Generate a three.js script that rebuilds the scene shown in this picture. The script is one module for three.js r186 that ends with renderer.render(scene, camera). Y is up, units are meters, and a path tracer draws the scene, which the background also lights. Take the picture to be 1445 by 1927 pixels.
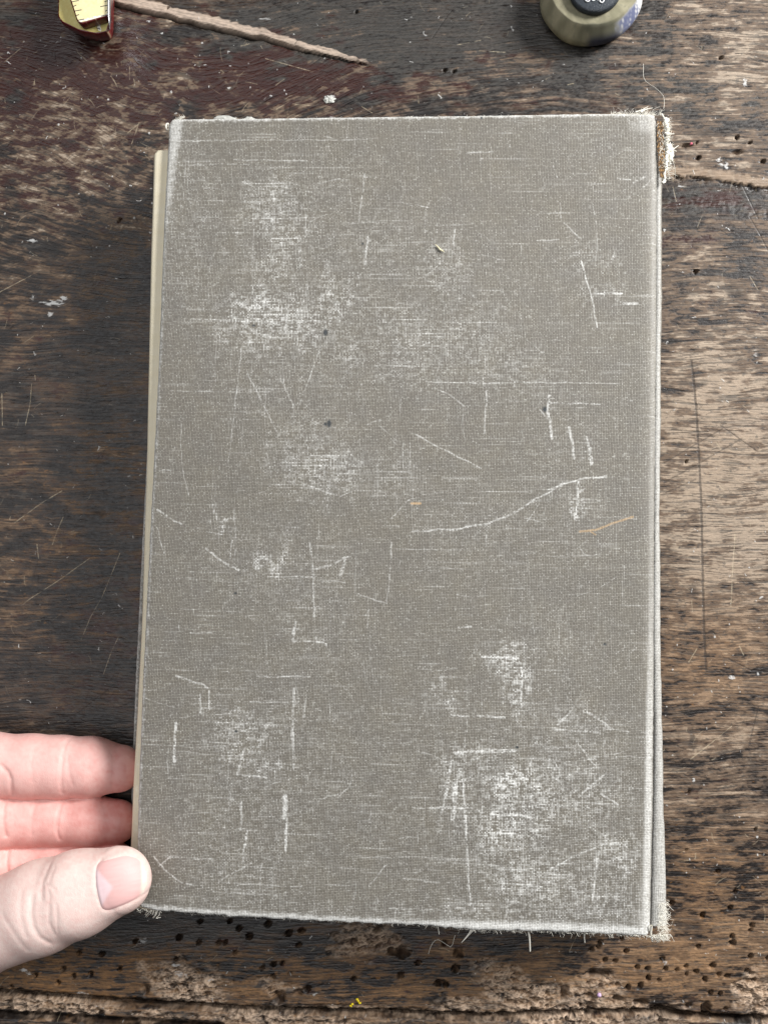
import * as THREE from 'three';
import { RectAreaLightUniformsLib } from 'three/addons/lights/RectAreaLightUniformsLib.js';
import { mergeGeometries, mergeVertices } from 'three/addons/utils/BufferGeometryUtils.js';

// ---------- camera, lights, exposure ----------
const scene = new THREE.Scene();
scene.background = new THREE.Color(0x000000);
const FOV = 58, PW = 1445, PH = 1927;                 // the photograph's size in pixels
const TOP = 0.024;                                     // top of the book above the table
const camera = new THREE.PerspectiveCamera(FOV, PW / PH, 0.01, 20);
const CAM = new THREE.Vector3(0.01165566, 0.23243205 + TOP, 0.02160552);
const FWD = new THREE.Vector3(-0.06942783, -0.99407627, -0.08361902);
const UP = new THREE.Vector3(-0.01847868, 0.08508842, -0.99620204);
const RIGHT = new THREE.Vector3(0.99741582, -0.06761897, -0.02427672);
camera.position.copy(CAM); camera.up.copy(UP); camera.lookAt(CAM.clone().add(FWD));
const renderer = new THREE.WebGLRenderer({ antialias: true });
renderer.toneMapping = THREE.LinearToneMapping;
renderer.toneMappingExposure = 1.13;
renderer.shadowMap.enabled = true;
RectAreaLightUniformsLib.init();
// daylight from a window up and to the right of the table, and an added soft fill lamp overhead
const windowLight = new THREE.RectAreaLight(new THREE.Color(1, 0.99, 0.975), 68, 0.22, 0.26);
windowLight.position.set(0.60, 0.44, -0.40); windowLight.lookAt(0, 0, 0); windowLight.name = 'window_daylight'; scene.add(windowLight);
const fillLight = new THREE.RectAreaLight(new THREE.Color(0.97, 0.98, 1), 1.75, 1.3, 1.2);
fillLight.position.set(-0.3, 1.2, -0.12); fillLight.lookAt(0, 0, 0); fillLight.name = 'soft_fill'; scene.add(fillLight);

// ---------- photo pixel <-> place ----------
const FPX = (PH / 2) / Math.tan(FOV / 2 * Math.PI / 180);
const V = (x, y, z) => new THREE.Vector3(x, y, z);
function ray(px, py) { return FWD.clone().addScaledVector(RIGHT, (px - PW / 2) / FPX).addScaledVector(UP, -(py - PH / 2) / FPX); }
function at(px, py, y) { const d = ray(px, py); return CAM.clone().addScaledVector(d, (y - CAM.y) / d.y); }   // the point at height y that a photo pixel points to
function toPixel(x, y, z, out) {
  const dx = x - CAM.x, dy = y - CAM.y, dz = z - CAM.z;
  const a = dx * RIGHT.x + dy * RIGHT.y + dz * RIGHT.z, b = dx * UP.x + dy * UP.y + dz * UP.z, c = dx * FWD.x + dy * FWD.y + dz * FWD.z;
  out[0] = PW / 2 + FPX * a / c; out[1] = PH / 2 - FPX * b / c; return out;
}
// ---------- noise and numbers ----------
function rng(seed) { let s = seed >>> 0; return () => { s = (s + 0x6D2B79F5) >>> 0; let t = Math.imul(s ^ (s >>> 15), 1 | s); t = (t + Math.imul(t ^ (t >>> 7), 61 | t)) ^ t; return ((t ^ (t >>> 14)) >>> 0) / 4294967296; }; }
const PERM = new Uint8Array(512), GX = new Float32Array(256), GY = new Float32Array(256);
{ const r = rng(7), p = [...Array(256).keys()]; for (let i = 255; i > 0; i--) { const j = Math.floor(r() * (i + 1)); [p[i], p[j]] = [p[j], p[i]]; }
  for (let i = 0; i < 512; i++) PERM[i] = p[i & 255];
  for (let i = 0; i < 256; i++) { const a = r() * 6.2832; GX[i] = Math.cos(a); GY[i] = Math.sin(a); } }
function perlin(x, y) {
  const xf = Math.floor(x), yf = Math.floor(y), X = xf & 255, Y = yf & 255; x -= xf; y -= yf;
  const u = x * x * x * (x * (x * 6 - 15) + 10), v = y * y * y * (y * (y * 6 - 15) + 10);
  const a = PERM[PERM[X] + Y], b = PERM[PERM[X + 1] + Y], c = PERM[PERM[X] + Y + 1], d = PERM[PERM[X + 1] + Y + 1];
  const p = GX[a] * x + GY[a] * y, q = GX[b] * (x - 1) + GY[b] * y, r = GX[c] * x + GY[c] * (y - 1), s = GX[d] * (x - 1) + GY[d] * (y - 1);
  const m = p + u * (q - p), n = r + u * (s - r); return 1.45 * (m + v * (n - m));
}
function fbm(x, y, n) { let s = 0, a = 0.55; for (let i = 0; i < n; i++) { s += a * perlin(x, y); x = x * 2.03 + 17.3; y = y * 2.03 + 5.9; a *= 0.5; } return s; }
function hash2(i, j) { let h = Math.imul(i, 374761393) + Math.imul(j, 668265263) | 0; h = Math.imul(h ^ (h >>> 13), 1274126177); return ((h ^ (h >>> 16)) >>> 0) / 4294967296; }
const clamp = (x, a, b) => x < a ? a : x > b ? b : x, lerp = (a, b, t) => a + (b - a) * t;
const step = (a, b, x) => { const t = clamp((x - a) / (b - a), 0, 1); return t * t * (3 - 2 * t); };
const lin = (v) => { v /= 255; return v <= 0.04045 ? v / 12.92 : Math.pow((v + 0.055) / 1.055, 2.4); };
const S = (r, g, b) => [lin(r), lin(g), lin(b)];
const SRGB = new Uint8Array(4097); for (let i = 0; i <= 4096; i++) { const v = i / 4096; SRGB[i] = Math.round(255 * (v <= 0.0031308 ? 12.92 * v : 1.055 * Math.pow(v, 1 / 2.4) - 0.055)); }
function curve(points, k) {                            // a value that follows points [[k, value], ...]
  if (k <= points[0][0]) return points[0][1];
  for (let i = 1; i < points.length; i++) if (k <= points[i][0]) { const [a, va] = points[i - 1], [b, vb] = points[i]; return lerp(va, vb, (k - a) / (b - a)); }
  return points[points.length - 1][1];
}
// a rectangle of a level surface (x0, z0, width, depth in metres) as an array of numbers that marks can be drawn into
class Sheet {
  constructor(x0, z0, w, d, nx, nz, y) { Object.assign(this, { x0, z0, w, d, nx, nz, y }); }
  mask() { return new Float32Array(this.nx * this.nz); }
  uv(px, py) { const p = at(px, py, this.y); return [(p.x - this.x0) / this.w * this.nx, (p.z - this.z0) / this.d * this.nz]; }
  get perPx() { return this.nx / this.w / 7.0e3; }     // texels for one photo pixel, about
  line(m, pts, wpx, s, rough = 0, profile = 1) {       // a stroke through photo points, soft across
    const q = pts.map(([a, b]) => this.uv(a, b)), R = wpx * 0.5 * this.perPx, { nx, nz } = this;
    for (let k = 1; k < q.length; k++) {
      const [ax, ay] = q[k - 1], [bx, by] = q[k], e = R * 2 + 3, L = Math.hypot(bx - ax, by - ay) || 1;
      for (let j = Math.max(0, Math.floor(Math.min(ay, by) - e)); j <= Math.min(nz - 1, Math.max(ay, by) + e); j++)
        for (let i = Math.max(0, Math.floor(Math.min(ax, bx) - e)); i <= Math.min(nx - 1, Math.max(ax, bx) + e); i++) {
          const t = clamp(((i - ax) * (bx - ax) + (j - ay) * (by - ay)) / (L * L), 0, 1);
          let dd = Math.hypot(i - ax - t * (bx - ax), j - ay - t * (by - ay)) / R;
          if (rough) dd += rough * fbm(i / (R * 2.5 + 2), j / (R * 2.5 + 2), 3);
          const v = s * (1 - step(0.45 * profile, 1.25, dd)), o = j * nx + i;
          if (v > m[o]) m[o] = v;
        }
    }
  }
  blob(m, px, py, rx, ry, s, add = true, rough = 0) {  // a soft spot
    const [cx, cy] = this.uv(px, py), a = rx * this.perPx, b = ry * this.perPx, { nx, nz } = this;
    for (let j = Math.max(0, Math.floor(cy - b * 1.7)); j <= Math.min(nz - 1, cy + b * 1.7); j++)
      for (let i = Math.max(0, Math.floor(cx - a * 1.7)); i <= Math.min(nx - 1, cx + a * 1.7); i++) {
        let d = Math.hypot((i - cx) / a, (j - cy) / b); if (rough) d += rough * fbm(i / a * 1.3 + px, j / b * 1.3 + py, 3);
        const v = s * (1 - step(0.2, 1.5, d)), o = j * nx + i;
        if (add) m[o] += v; else if (v > m[o]) m[o] = v;
      }
  }
}
function texture(nx, nz, fill, srgb) {                 // fill(i, j, out) gives linear r g b; row 0 at z0
  const data = new Uint8Array(nx * nz * 4), o = [0, 0, 0];
  for (let j = 0, k = 0; j < nz; j++) for (let i = 0; i < nx; i++, k += 4) {
    fill(i, j, o);
    for (let c = 0; c < 3; c++) data[k + c] = srgb ? SRGB[clamp(o[c] * 4096, 0, 4096) | 0] : clamp(o[c] * 255 + 0.5, 0, 255);
    data[k + 3] = 255;
  }
  const t = new THREE.DataTexture(data, nx, nz); t.magFilter = t.minFilter = THREE.LinearFilter;
  t.wrapS = t.wrapT = THREE.MirroredRepeatWrapping; if (srgb) t.colorSpace = THREE.SRGBColorSpace; t.needsUpdate = true; return t;
}
function geo(pos, idx, uv, col) {
  const g = new THREE.BufferGeometry(); g.setAttribute('position', new THREE.Float32BufferAttribute(pos, 3));
  if (uv) g.setAttribute('uv', new THREE.Float32BufferAttribute(uv, 2));
  if (col) g.setAttribute('color', new THREE.Float32BufferAttribute(col, 3));
  g.setIndex(idx); g.computeVertexNormals(); return g;
}
function mesh(name, g, m, parent) { const o = new THREE.Mesh(g, m); o.name = name; o.castShadow = o.receiveShadow = true; parent.add(o); return o; }
function thing(name, label, category, group) { const o = new THREE.Group(); o.name = name; o.userData = { label, category }; if (group) o.userData.group = group; scene.add(o); return o; }
function tube(pts, r0, r1, seg = 10, rad = 5) {        // a tapering thread through points
  const c = new THREE.CatmullRomCurve3(pts), g = new THREE.TubeGeometry(c, seg, 1, rad, false), p = g.attributes.position, q = V(0, 0, 0);
  for (let i = 0; i <= seg; i++) { c.getPointAt(i / seg, q); const r = lerp(r0, r1, i / seg);
    for (let j = 0; j <= rad; j++) { const k = i * (rad + 1) + j; p.setXYZ(k, q.x + (p.getX(k) - q.x) * r, q.y + (p.getY(k) - q.y) * r, q.z + (p.getZ(k) - q.z) * r); } }
  return g;
}

// ---------- the table: old boards ----------
const T = new Sheet(-0.126, -0.16, 0.24, 0.32, 1536, 2048, 0);
const holes = [[1372,1708,6],[1382,1677,5],[1375,1762,6],[1376,1774,7],[1413,1741,6],[1410,1750,5],[1176,1790,6],[1127,1774,6],[1124,1782,5],[1112,1787,6],[1244,1805,6],[1216,1823,6],[1218,1840,6],[1238,1844,5],[1250,1823,5],[1272,1825,5],[1289,1819,5],[1290,1833,4],[1308,1828,6],[1339,1817,7],[1351,1833,5],[1366,1837,7],[1324,1843,6],[1203,1855,7],[1180,1858,7],[1168,1766,5],[1335,1868,6],[1353,1869,5],[1363,1898,5],[1293,1892,6],[1291,1908,8],[1327,1893,13],[1312,1781,5],[1404,1827,5],[1410,1799,6],[1443,1803,6],[1197,1820,6],[1155,1808,6],[1136,1806,5],[1320,1722,6],[1262,1699,6],[377,1733,5],[432,1733,5],[450,1747,6],[469,1762,7],[337,1764,8],[374,1774,6],[412,1774,5],[424,1773,4],[192,1795,6],[149,1792,5],[256,1772,6],[67,1835,6],[21,1857,5],[119,1823,6],[171,1833,6],[138,1837,6],[109,1849,6],[332,1805,6],[443,1793,5],[493,1821,5],[189,1909,9],[225,1823,5],[504,1739,7],[543,1756,8],[568,1751,7],[468,1762,6],[709,1751,9],[711,1780,5],[836,1774,7],[863,1795,10],[824,1850,9],[837,1853,8],[663,1770,7],[562,1778,6],[531,1812,5],[514,1814,5],[545,1832,5],[493,1822,4],[512,1839,6],[520,1872,10],[528,1880,9],[578,1861,8],[665,1841,6],[856,1822,10],[753,1836,8],[786,1812,6],[735,1790,10],[755,1785,8],[225,413,5],[1308,510,5],[1385,258,5],[1434,303,6],[1313,297,6],[1410,268,4],[1290,868,3],[1295,1490,4],[1420,1560,4],[1350,1640,5],[1290,1600,3],[140,1590,4],[670,22,4],[836,131,5],[854,133,5],[315,14,3],[1355,108,5]];
const rough = [[1180,1905,90,18,.8],[480,1912,120,12,.8],[700,1905,150,12,.7],[345,1850,60,34,1],[300,1838,26,16,.8],[365,1868,50,18,1],[80,1890,120,13,1],[60,1899,60,14,.9],[145,1900,70,12,1],[700,1772,62,26,.8],[690,1750,40,20,.5],[640,1792,30,14,.5],[940,1838,46,30,.8],[975,1880,70,34,1],[1040,1905,110,28,1],[1110,1890,70,40,.9],[880,1900,60,20,.8],[1428,1878,42,34,1],[1408,1862,24,24,1],[1440,1905,30,18,.8],[290,1915,40,12,.8],[560,1922,160,8,.7],[30,1880,40,12,.7],[1230,1922,90,9,.5],[520,1855,34,14,.6],[1240,1740,40,12,.35]];
const seam = [[-80,1862],[0,1868],[104,1876],[277,1889],[400,1897],[500,1902],[760,1908],[900,1914],[1010,1912],[1100,1908],[1250,1906],[1330,1914],[1445,1919],[1530,1921]];
const split = [[150,-16],[221,7],[304,26],[380,45],[450,62],[500,71],[569,92],[638,107],[692,120]];
const splitTop = [[150,-45],[221,-18],[304,7],[380,25],[450,43],[500,56],[569,78],[638,97],[692,114]];
const ledge = [[900,330],[1245,336],[1269,332],[1313,333],[1338,337],[1375,343],[1423,351],[1470,354]];
const sunk = T.mask(), crumb = T.mask(), dent = T.mask(), pale = T.mask(), dark = T.mask(), chalk = T.mask();
for (const [x, y, r] of holes) T.blob(sunk, x, y, r * (.56 + .18 * hash2(x, y)), r * (.5 + .2 * hash2(y, x)), 1, false, .55);
for (const [x, y, rx, ry, s] of [[1125,1832,24,8,1],[870,1690,1,1,0],[755,1793,16,9,.8],[1325,1898,9,12,.8],[1245,1898,26,7,.9],[1205,1886,16,6,.8],[1160,1880,12,5,.7],[862,1793,9,9,.9],[523,1876,13,14,.7],[560,1868,12,8,.5],[275,1862,9,12,.6],[1290,273,18,4,.5],[1385,286,15,5,.5],[1310,268,3,3,.6],[1060,1868,10,14,.6],[1110,1898,12,14,.6],[230,1893,40,5,.6]]) T.blob(sunk, x, y, rx, ry, s, false, .5);
for (const [x, y, rx, ry, s] of rough) T.blob(crumb, x, y, rx * 1.15, ry * 1.2, s, false, 1.1);
const light = [[[0,549],[59,518]],[[28,983],[80,945],[117,923]],[[40,1140],[54,1128],[110,1092],[169,1050]],[[153,1203],[170,1162],[192,1123]],[[192,1123],[212,1075],[226,1040]],[[99,1024],[108,998],[119,973]],[[195,1268],[210,1225],[223,1198]],[[73,1050],[70,1024]],[[4,740],[5,800]],[[60,722],[57,760],[48,800]],[[66,705],[67,715]],[[244,125],[244,150]],[[262,230],[248,270]],[[1300,1130],[1302,1150]],[[1382,1005],[1378,1060],[1374,1140]],[[1310,1220],[1295,1245]],[[1375,1366],[1340,1395],[1298,1428]],[[1390,1215],[1398,1232]],[[1268,300],[1266,340]],[[860,84],[905,75]],[[900,95],[950,98]],[[1410,520],[1425,545]],[[1266,350],[1272,378]],[[500,110],[590,135]],[[1085,1757],[1070,1790]],[[40,90],[10,115]],[[240,250],[262,232]],[[680,200],[700,212]],[[550,195],[582,198]],[[520,205],[545,190]]];
for (const p of light) T.line(pale, p, 1.7, .6, .9);
{ const r = rng(23), scat = (m, n, x0, y0, x1, y1, w, s, flat) => { for (let k = 0; k < n; k++) { const x = lerp(x0, x1, r()), y = lerp(y0, y1, r()), a = flat ? (r() - .5) * .9 : r() * 3.14, L = 6 + 34 * r() * r(), c = (r() - .5) * .8; T.line(m, [0, 1, 2, 3].map((i) => { const u = i / 3 - .5; return [x + Math.cos(a + c * u) * L * u, y + Math.sin(a + c * u) * L * u]; }), w * (.6 + .8 * r()), s * (.3 + .7 * r()), .6); } };
  scat(pale, 120, 0, 80, 560, 480, 1.5, .55); scat(pale, 50, 0, 480, 270, 1380, 1.3, .4); scat(pale, 45, 560, 0, 1445, 215, 1.4, .5); scat(pale, 70, 1245, 340, 1445, 1720, 1.4, .55); scat(pale, 40, 0, 1740, 1445, 1927, 1.5, .5);
  scat(dark, 110, 0, 60, 560, 480, 2.4, .7); scat(dark, 80, 0, 480, 270, 1380, 2, .7, 1); scat(dark, 80, 560, 0, 1445, 215, 2.2, .7, 1); scat(dark, 130, 1245, 0, 1445, 1720, 2.2, .7, 1); scat(dark, 90, 0, 1740, 1445, 1927, 2.4, .7, 1);
  for (let k = 0; k < 70; k++) T.blob(chalk, 560 * r(), 60 + 420 * r(), 1.5 + 3.5 * r() * r(), 1.2 + 2 * r(), .5 + .5 * r(), false, .8); for (let k = 0; k < 40; k++) T.blob(chalk, 1245 + 200 * r(), 1000 + 800 * r(), 1.2 + 2 * r() * r(), 1.2 + 1.6 * r(), .5 + .5 * r(), false, .8); }
const scored = [[[1300,680],[1308,760],[1313,850],[1318,950],[1321,1100],[1323,1180],[1327,1260]],[[1248,871],[1300,840],[1357,807]],[[1248,908],[1320,868],[1394,825]],[[1251,927],[1307,902]],[[1354,800],[1385,822],[1419,846]],[[1409,408],[1428,440],[1445,474]],[[125,1359],[175,1320],[220,1284]],[[86,1354],[145,1344],[160,1346]],[[1425,1330],[1407,1405]],[[1395,345],[1412,380],[1425,410]],[[1250,662],[1290,667],[1312,664]],[[1250,730],[1280,735],[1305,738]],[[1285,663],[1320,662]],[[1250,815],[1330,812]],[[1250,835],[1310,833]],[[850,18],[830,45],[812,72]],[[1370,1240],[1410,1260],[1445,1264]]];
scored.forEach((p, i) => T.line(dark, p, i === 0 ? 5 : 3, i === 0 ? .8 : .62, .8));
for (const [x, y, rx, ry] of [[1262,1440,30,6],[1300,1395,8,16],[1415,1440,14,16],[1440,1490,12,20],[1302,1112,12,12],[1330,630,14,7],[1380,550,22,14],[1395,470,26,10],[1330,250,30,10],[1300,1745,20,10],[1310,1765,16,9],[1275,1740,10,9],[118,965,10,14],[185,965,14,10],[65,1085,10,12],[90,1210,16,10],[240,340,10,12],[280,500,14,10],[200,455,18,4],[335,1755,30,14],[270,1740,40,12],[240,1768,20,9],[545,1760,20,8],[900,1755,40,10],[800,1750,40,8]]) T.blob(dark, x, y, rx, ry, .8, false, .9);
for (const [x, y, rx, ry, s] of [[60,452,16,5,.8],[100,570,26,8,.8],[120,560,9,6,1],[95,590,9,8,.6],[62,560,7,9,.5],[620,186,13,10,1],[430,165,5,3,.8],[1400,155,7,9,.7],[1352,300,7,5,.8],[1358,310,12,6,.5],[1365,312,6,9,.7],[1375,1275,8,4,1],[1304,1468,3,5,1],[1425,1268,3,4,.9],[1280,348,10,4,.6],[1250,1812,8,7,.5],[250,1010,4,4,.6],[185,1222,4,5,.7],[620,220,14,3,.4],[500,35,30,4,.5],[430,97,4,3,.9],[280,40,6,3,.9],[380,80,3,3,.8],[1420,665,8,10,.4],[270,1770,12,7,.6],[330,1817,14,4,.8],[340,1835,22,7,.5],[45,1825,12,5,.7],[55,1832,9,6,.5],[155,1869,16,5,.5]]) T.blob(chalk, x, y, rx * .8, ry * .8, s, false, 1.1);
const REG = {   // where each kind of surface lies: [x, y, rx, ry, amount]
  wear: [[1410,90,170,110,.34],[1330,150,130,60,.1],[1360,780,150,260,.5],[1370,1000,140,160,.3],[1350,1300,150,200,.26],[1330,1560,150,170,.14],[1390,1780,160,60,.4],[1200,1840,200,50,.26],[620,1850,500,70,.16],[100,1830,160,70,.22],[150,330,170,90,.1],[60,290,90,90,.07],[260,260,120,60,.06],[1320,290,120,40,.32],[850,50,250,90,-.3],[430,30,180,30,-.2],[1150,150,140,70,-.06],[60,60,120,90,-.32],[520,120,140,50,-.34],[140,900,230,460,-.06],[220,640,120,120,-.12],[240,1250,100,160,-.2],[60,760,90,120,-.2],[60,1290,110,90,-.2],[1330,372,130,24,-.6],[300,1745,200,35,-.4],[720,1760,280,30,-.12],[1330,620,110,50,-.05]],
  red: [[150,150,230,120,.85],[520,150,190,50,.7],[90,330,160,110,.45],[1320,372,130,24,.55],[220,1200,140,240,.3],[720,1800,200,50,.3],[1400,800,70,20,.8],[1410,1040,60,26,.7],[1290,450,70,14,.7],[1420,590,40,16,.6],[1300,1500,60,14,.5],[1330,680,30,10,.5],[800,180,250,40,.3],[130,100,80,60,.5]],
  warm: [[700,1850,1100,110,.9],[1330,1650,180,120,.75],[1330,1250,170,130,.6],[1360,850,160,160,.12],[130,880,160,90,.4],[100,1100,150,150,.4],[120,640,160,120,.25],[100,1810,200,80,.5]],
  blue: [[920,60,420,110,.75],[1330,190,200,80,.55],[1340,372,130,30,.5],[40,60,110,90,.35],[1370,1090,120,80,.45],[300,1750,180,30,.35],[60,760,120,120,.08],[560,60,180,60,.5],[1370,520,150,60,.2],[900,1760,300,40,.2]],
  curl: [[220,260,330,210,1],[150,520,200,90,.3]],
};
const regionAt = (list, x, y) => { let s = 0; for (const [cx, cy, rx, ry, a] of list) { const dx = (x - cx) / rx, dy = (y - cy) / ry, d = dx * dx + dy * dy; if (d < 6) s += a * Math.exp(-d * .9); } return s; };
const REGW = 128, REGH = 170, REGT = {};               // looked up on a coarse grid of the table
const qq = [0, 0];
for (const k in REG) { REGT[k] = new Float32Array(REGW * REGH); for (let j = 0; j < REGH; j++) for (let i = 0; i < REGW; i++) { toPixel(T.x0 + T.w * i / (REGW - 1), 0, T.z0 + T.d * j / (REGH - 1), qq); REGT[k][j * REGW + i] = regionAt(REG[k], qq[0], qq[1]); } }
const reg = (k, i, j) => { const x = i / T.nx * (REGW - 1.001), y = j / T.nz * (REGH - 1.001), a = x | 0, b = y | 0, u = x - a, v = y - b, m = REGT[k], o = b * REGW + a; return lerp(lerp(m[o], m[o + 1], u), lerp(m[o + REGW], m[o + REGW + 1], u), v); };
const splitX = (pts, x) => curve(pts, x);
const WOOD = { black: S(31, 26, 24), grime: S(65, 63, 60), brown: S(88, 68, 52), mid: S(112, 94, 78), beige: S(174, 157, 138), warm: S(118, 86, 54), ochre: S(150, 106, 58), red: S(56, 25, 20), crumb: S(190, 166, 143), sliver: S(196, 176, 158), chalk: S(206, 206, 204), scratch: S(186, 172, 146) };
const fineH = T.mask(), roughV = T.mask(), big = T.mask();
const mixTo = (o, c, t) => { o[0] += (c[0] - o[0]) * t; o[1] += (c[1] - o[1]) * t; o[2] += (c[2] - o[2]) * t; };
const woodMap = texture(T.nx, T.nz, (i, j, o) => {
  const k = j * T.nx + i; toPixel(T.x0 + T.w * (i + .5) / T.nx, 0, T.z0 + T.d * (j + .5) / T.nz, qq);
  const px = qq[0], py = qq[1], curl = clamp(reg('curl', i, j), 0, 1);
  const wx = perlin(px / 260, py / 200), wy = perlin(px / 310 + 40, py / 150) + .35 * perlin(px / 90, py / 60 + 9);
  const ca = Math.cos(.38 * curl), sa = Math.sin(.38 * curl);
  const X = px * ca + py * sa + 24 * wx, Y = -px * sa + py * ca + wy * (12 + 16 * curl);
  const band = fbm(X / 130, Y / 16, 2), g1 = perlin(X / 130, Y / 6) + .5 * perlin(X / 210 + 9, Y / 10), g2 = perlin(X / 64 + 20, Y / 3), g3 = perlin(X / 30, Y / 1.6), vein = step(.8, .97, 1 - Math.abs(perlin(X / 230 + 3, Y / 8) + .12 * perlin(X / 40, Y / 9)) * 2.4) * step(-.25, .2, perlin(X / 90 + 60, Y / 20)), blot = fbm(px / 80 + 9, py / 44, 4), flake = fbm(px / 30, py / 12 + 31, 4), spot = fbm(px / 9 + 14, py / 4, 2), tiny = hash2(i, j) - .5;
  const wear = reg('wear', i, j) + .28 * band + .48 * blot + (.2 - .16 * curl) * g1 + .13 * (1 - .7 * curl) * g2 + (.46 + .3 * curl) * flake + (.16 + .15 * curl) * spot, red = reg('red', i, j), warm = clamp(reg('warm', i, j), 0, 1), blue = reg('blue', i, j);
  const bare = .35 * step(-.12, .3, wear) + .65 * step(.05, .16, wear + .1 * g3), most = .4 * step(.2, .6, wear) + .6 * step(.34, .48, wear + .14 * g3);
  o[0] = WOOD.black[0]; o[1] = WOOD.black[1]; o[2] = WOOD.black[2];
  mixTo(o, WOOD.brown, step(-.3, .35, .7 * blot + .3 * g1 + .22 * g2 + .3 * spot + .3 * flake) * .8);
  mixTo(o, WOOD.grime, step(.05, .5, blue * .8 + .7 * flake + .5 * spot + .3 * g2) * .85);
  mixTo(o, WOOD.red, step(.2, .5, red * .85 + .7 * blot - .3 * flake) * .85);
  const w = [WOOD.mid[0], WOOD.mid[1], WOOD.mid[2]];
  mixTo(w, WOOD.beige, most); mixTo(w, WOOD.warm, warm * .85); mixTo(w, WOOD.ochre, warm * most * .6);
  mixTo(o, w, bare * .92);
  const pore = step(.3, .42, perlin(X / 30 + 5, Y / 2.3) + .3 * perlin(X / 50, Y / 30)), pore2 = step(.28, .42, perlin(X / 70 + 50, Y / 4.6) + .35 * flake);
  mixTo(o, WOOD.black, .48 * pore * (.3 + .7 * bare)); mixTo(o, WOOD.grime, .5 * pore2 * bare); mixTo(o, WOOD.black, .6 * vein * (1 - .5 * curl));
  mixTo(o, w, (.08 + .42 * bare) * step(.34, .44, perlin(X / 20 + 80, Y / 2.5) + .25 * flake)); mixTo(o, WOOD.grime, .55 * bare * step(.3, .4, fbm(px / 12 + 40, py / 7, 3)));
  const f = 1 + (.26 - .15 * curl) * g3 + .22 * tiny + .2 * g2 * (1 - .6 * curl) + .26 * spot; o[0] *= f; o[1] *= f; o[2] *= f;
  mixTo(o, WOOD.ochre, .45 * step(.5, .7, fbm(px / 19 + 70, py / 9, 3) + .2 * warm));
  o[0] *= .84; o[1] *= .84; o[2] *= .84;
  // broken wood: the long split, the ledge at the right, crumbled patches
  let bh = 0, fh = .14 * g2 + .16 * g3 + .3 * spot + .25 * flake - .35 * pore - .25 * pore2 + .14 * tiny - .15 * (1 - bare);
  if (px < 705 && py < 170) {
    const a = splitX(splitTop, px) + 3 * perlin(px / 11, py / 6) + 3 * perlin(px / 40, 3), b = splitX(split, px) + 1.6 * perlin(px / 23, 8), end = 1 - step(675, 700, px);
    const t = (py - a) / (b - a), onIt = step(-.05, .12, t) * (1 - step(.95, 1.08, t)) * end;
    mixTo(o, WOOD.sliver, onIt * clamp(.78 + .35 * perlin(px / 30, (py - px * .22) / 3) + .4 * spot, 0, 1)); if (onIt > .2) { fh = .25 * perlin((px + py * .2) / 26, (py - px * .22) / 2.2) + .3 * spot; bh -= .0003 * clamp(t, 0, 1) * onIt; }
    const dc = Math.abs(py - b - 3 - 2 * perlin(px / 30, 2)) / (4.8 - 3.2 * step(480, 690, px)); mixTo(o, WOOD.black, .7 * (1 - step(.5, 1.2, dc)) * end); bh -= .0030 * (1 - step(.2, 1.2, dc)) * end;  // black in split and ledge gap paints in the shade of their depth
  }
  if (px > 880 && py > 290 && py < 420) {
    const b = splitX(ledge, px) + 6 * perlin(px / 17, 3) + 4 * perlin(px / 6, py / 9), d = py - b; const down = step(-2, 2, d) * (1 - step(30, 62, d));
    bh -= .00045 * down; const face = step(-22, -14, d) * (1 - step(-3, 1, d)) * step(-.35, .1, perlin(px / 40 + 2, 7) + .25); mixTo(o, WOOD.beige, .75 * face * (.8 + .6 * g3)); mixTo(o, WOOD.warm, .3 * face);
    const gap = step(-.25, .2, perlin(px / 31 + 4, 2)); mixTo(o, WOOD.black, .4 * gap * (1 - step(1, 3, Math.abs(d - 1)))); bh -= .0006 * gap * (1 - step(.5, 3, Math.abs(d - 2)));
  }
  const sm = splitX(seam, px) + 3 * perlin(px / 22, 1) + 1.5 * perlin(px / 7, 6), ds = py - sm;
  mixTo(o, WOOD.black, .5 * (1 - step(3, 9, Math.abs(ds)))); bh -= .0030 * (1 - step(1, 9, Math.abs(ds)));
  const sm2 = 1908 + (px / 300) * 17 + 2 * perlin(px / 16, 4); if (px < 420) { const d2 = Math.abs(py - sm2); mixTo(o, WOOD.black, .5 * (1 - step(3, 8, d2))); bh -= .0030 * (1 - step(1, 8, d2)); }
  const cr = clamp(crumb[k], 0, 1) * step(.05, .4, crumb[k]);
  if (cr > .01) {
    const n = fbm(px / 20 + 3, py / 10, 5), n2 = fbm(px / 60, py / 20 + 8, 3), pit = step(.22, .42, fbm(px / 16 + 8, py / 7, 4) + .3 * n2), cell = fbm(px / 6, py / 3.2, 3);
    mixTo(o, WOOD.crumb, cr * clamp(.55 + 1.2 * n + 1.1 * cell, 0, 1)); mixTo(o, WOOD.brown, cr * .7 * step(.15, .4, fbm(px / 4 + 50, py / 2.6, 2) - .2 * n)); mixTo(o, WOOD.brown, cr * .5 * pit); bh += cr * (.0013 * n + .0012 * n2 - .0024 * pit + .0006 * cell - .0004); fh = lerp(fh, cell * 2.6 + n - pit, cr * .9);
  }
  const hs = sunk[k]; if (hs > .02) { mixTo(o, WOOD.brown, .55 * step(.2, .7, hs)); bh -= .0030 * step(.2, .85, hs); }
  const dk = dark[k] * (.75 + .5 * spot); if (dk > .02) { mixTo(o, WOOD.black, clamp(dk, 0, .9)); fh -= dk * .8; }
  const pl = pale[k] * clamp(.75 + 1.1 * perlin(px / 14, py / 14), 0, 1); if (pl > .02) { mixTo(o, WOOD.scratch, clamp(pl, 0, .8)); fh -= .5 * pl; }
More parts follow.
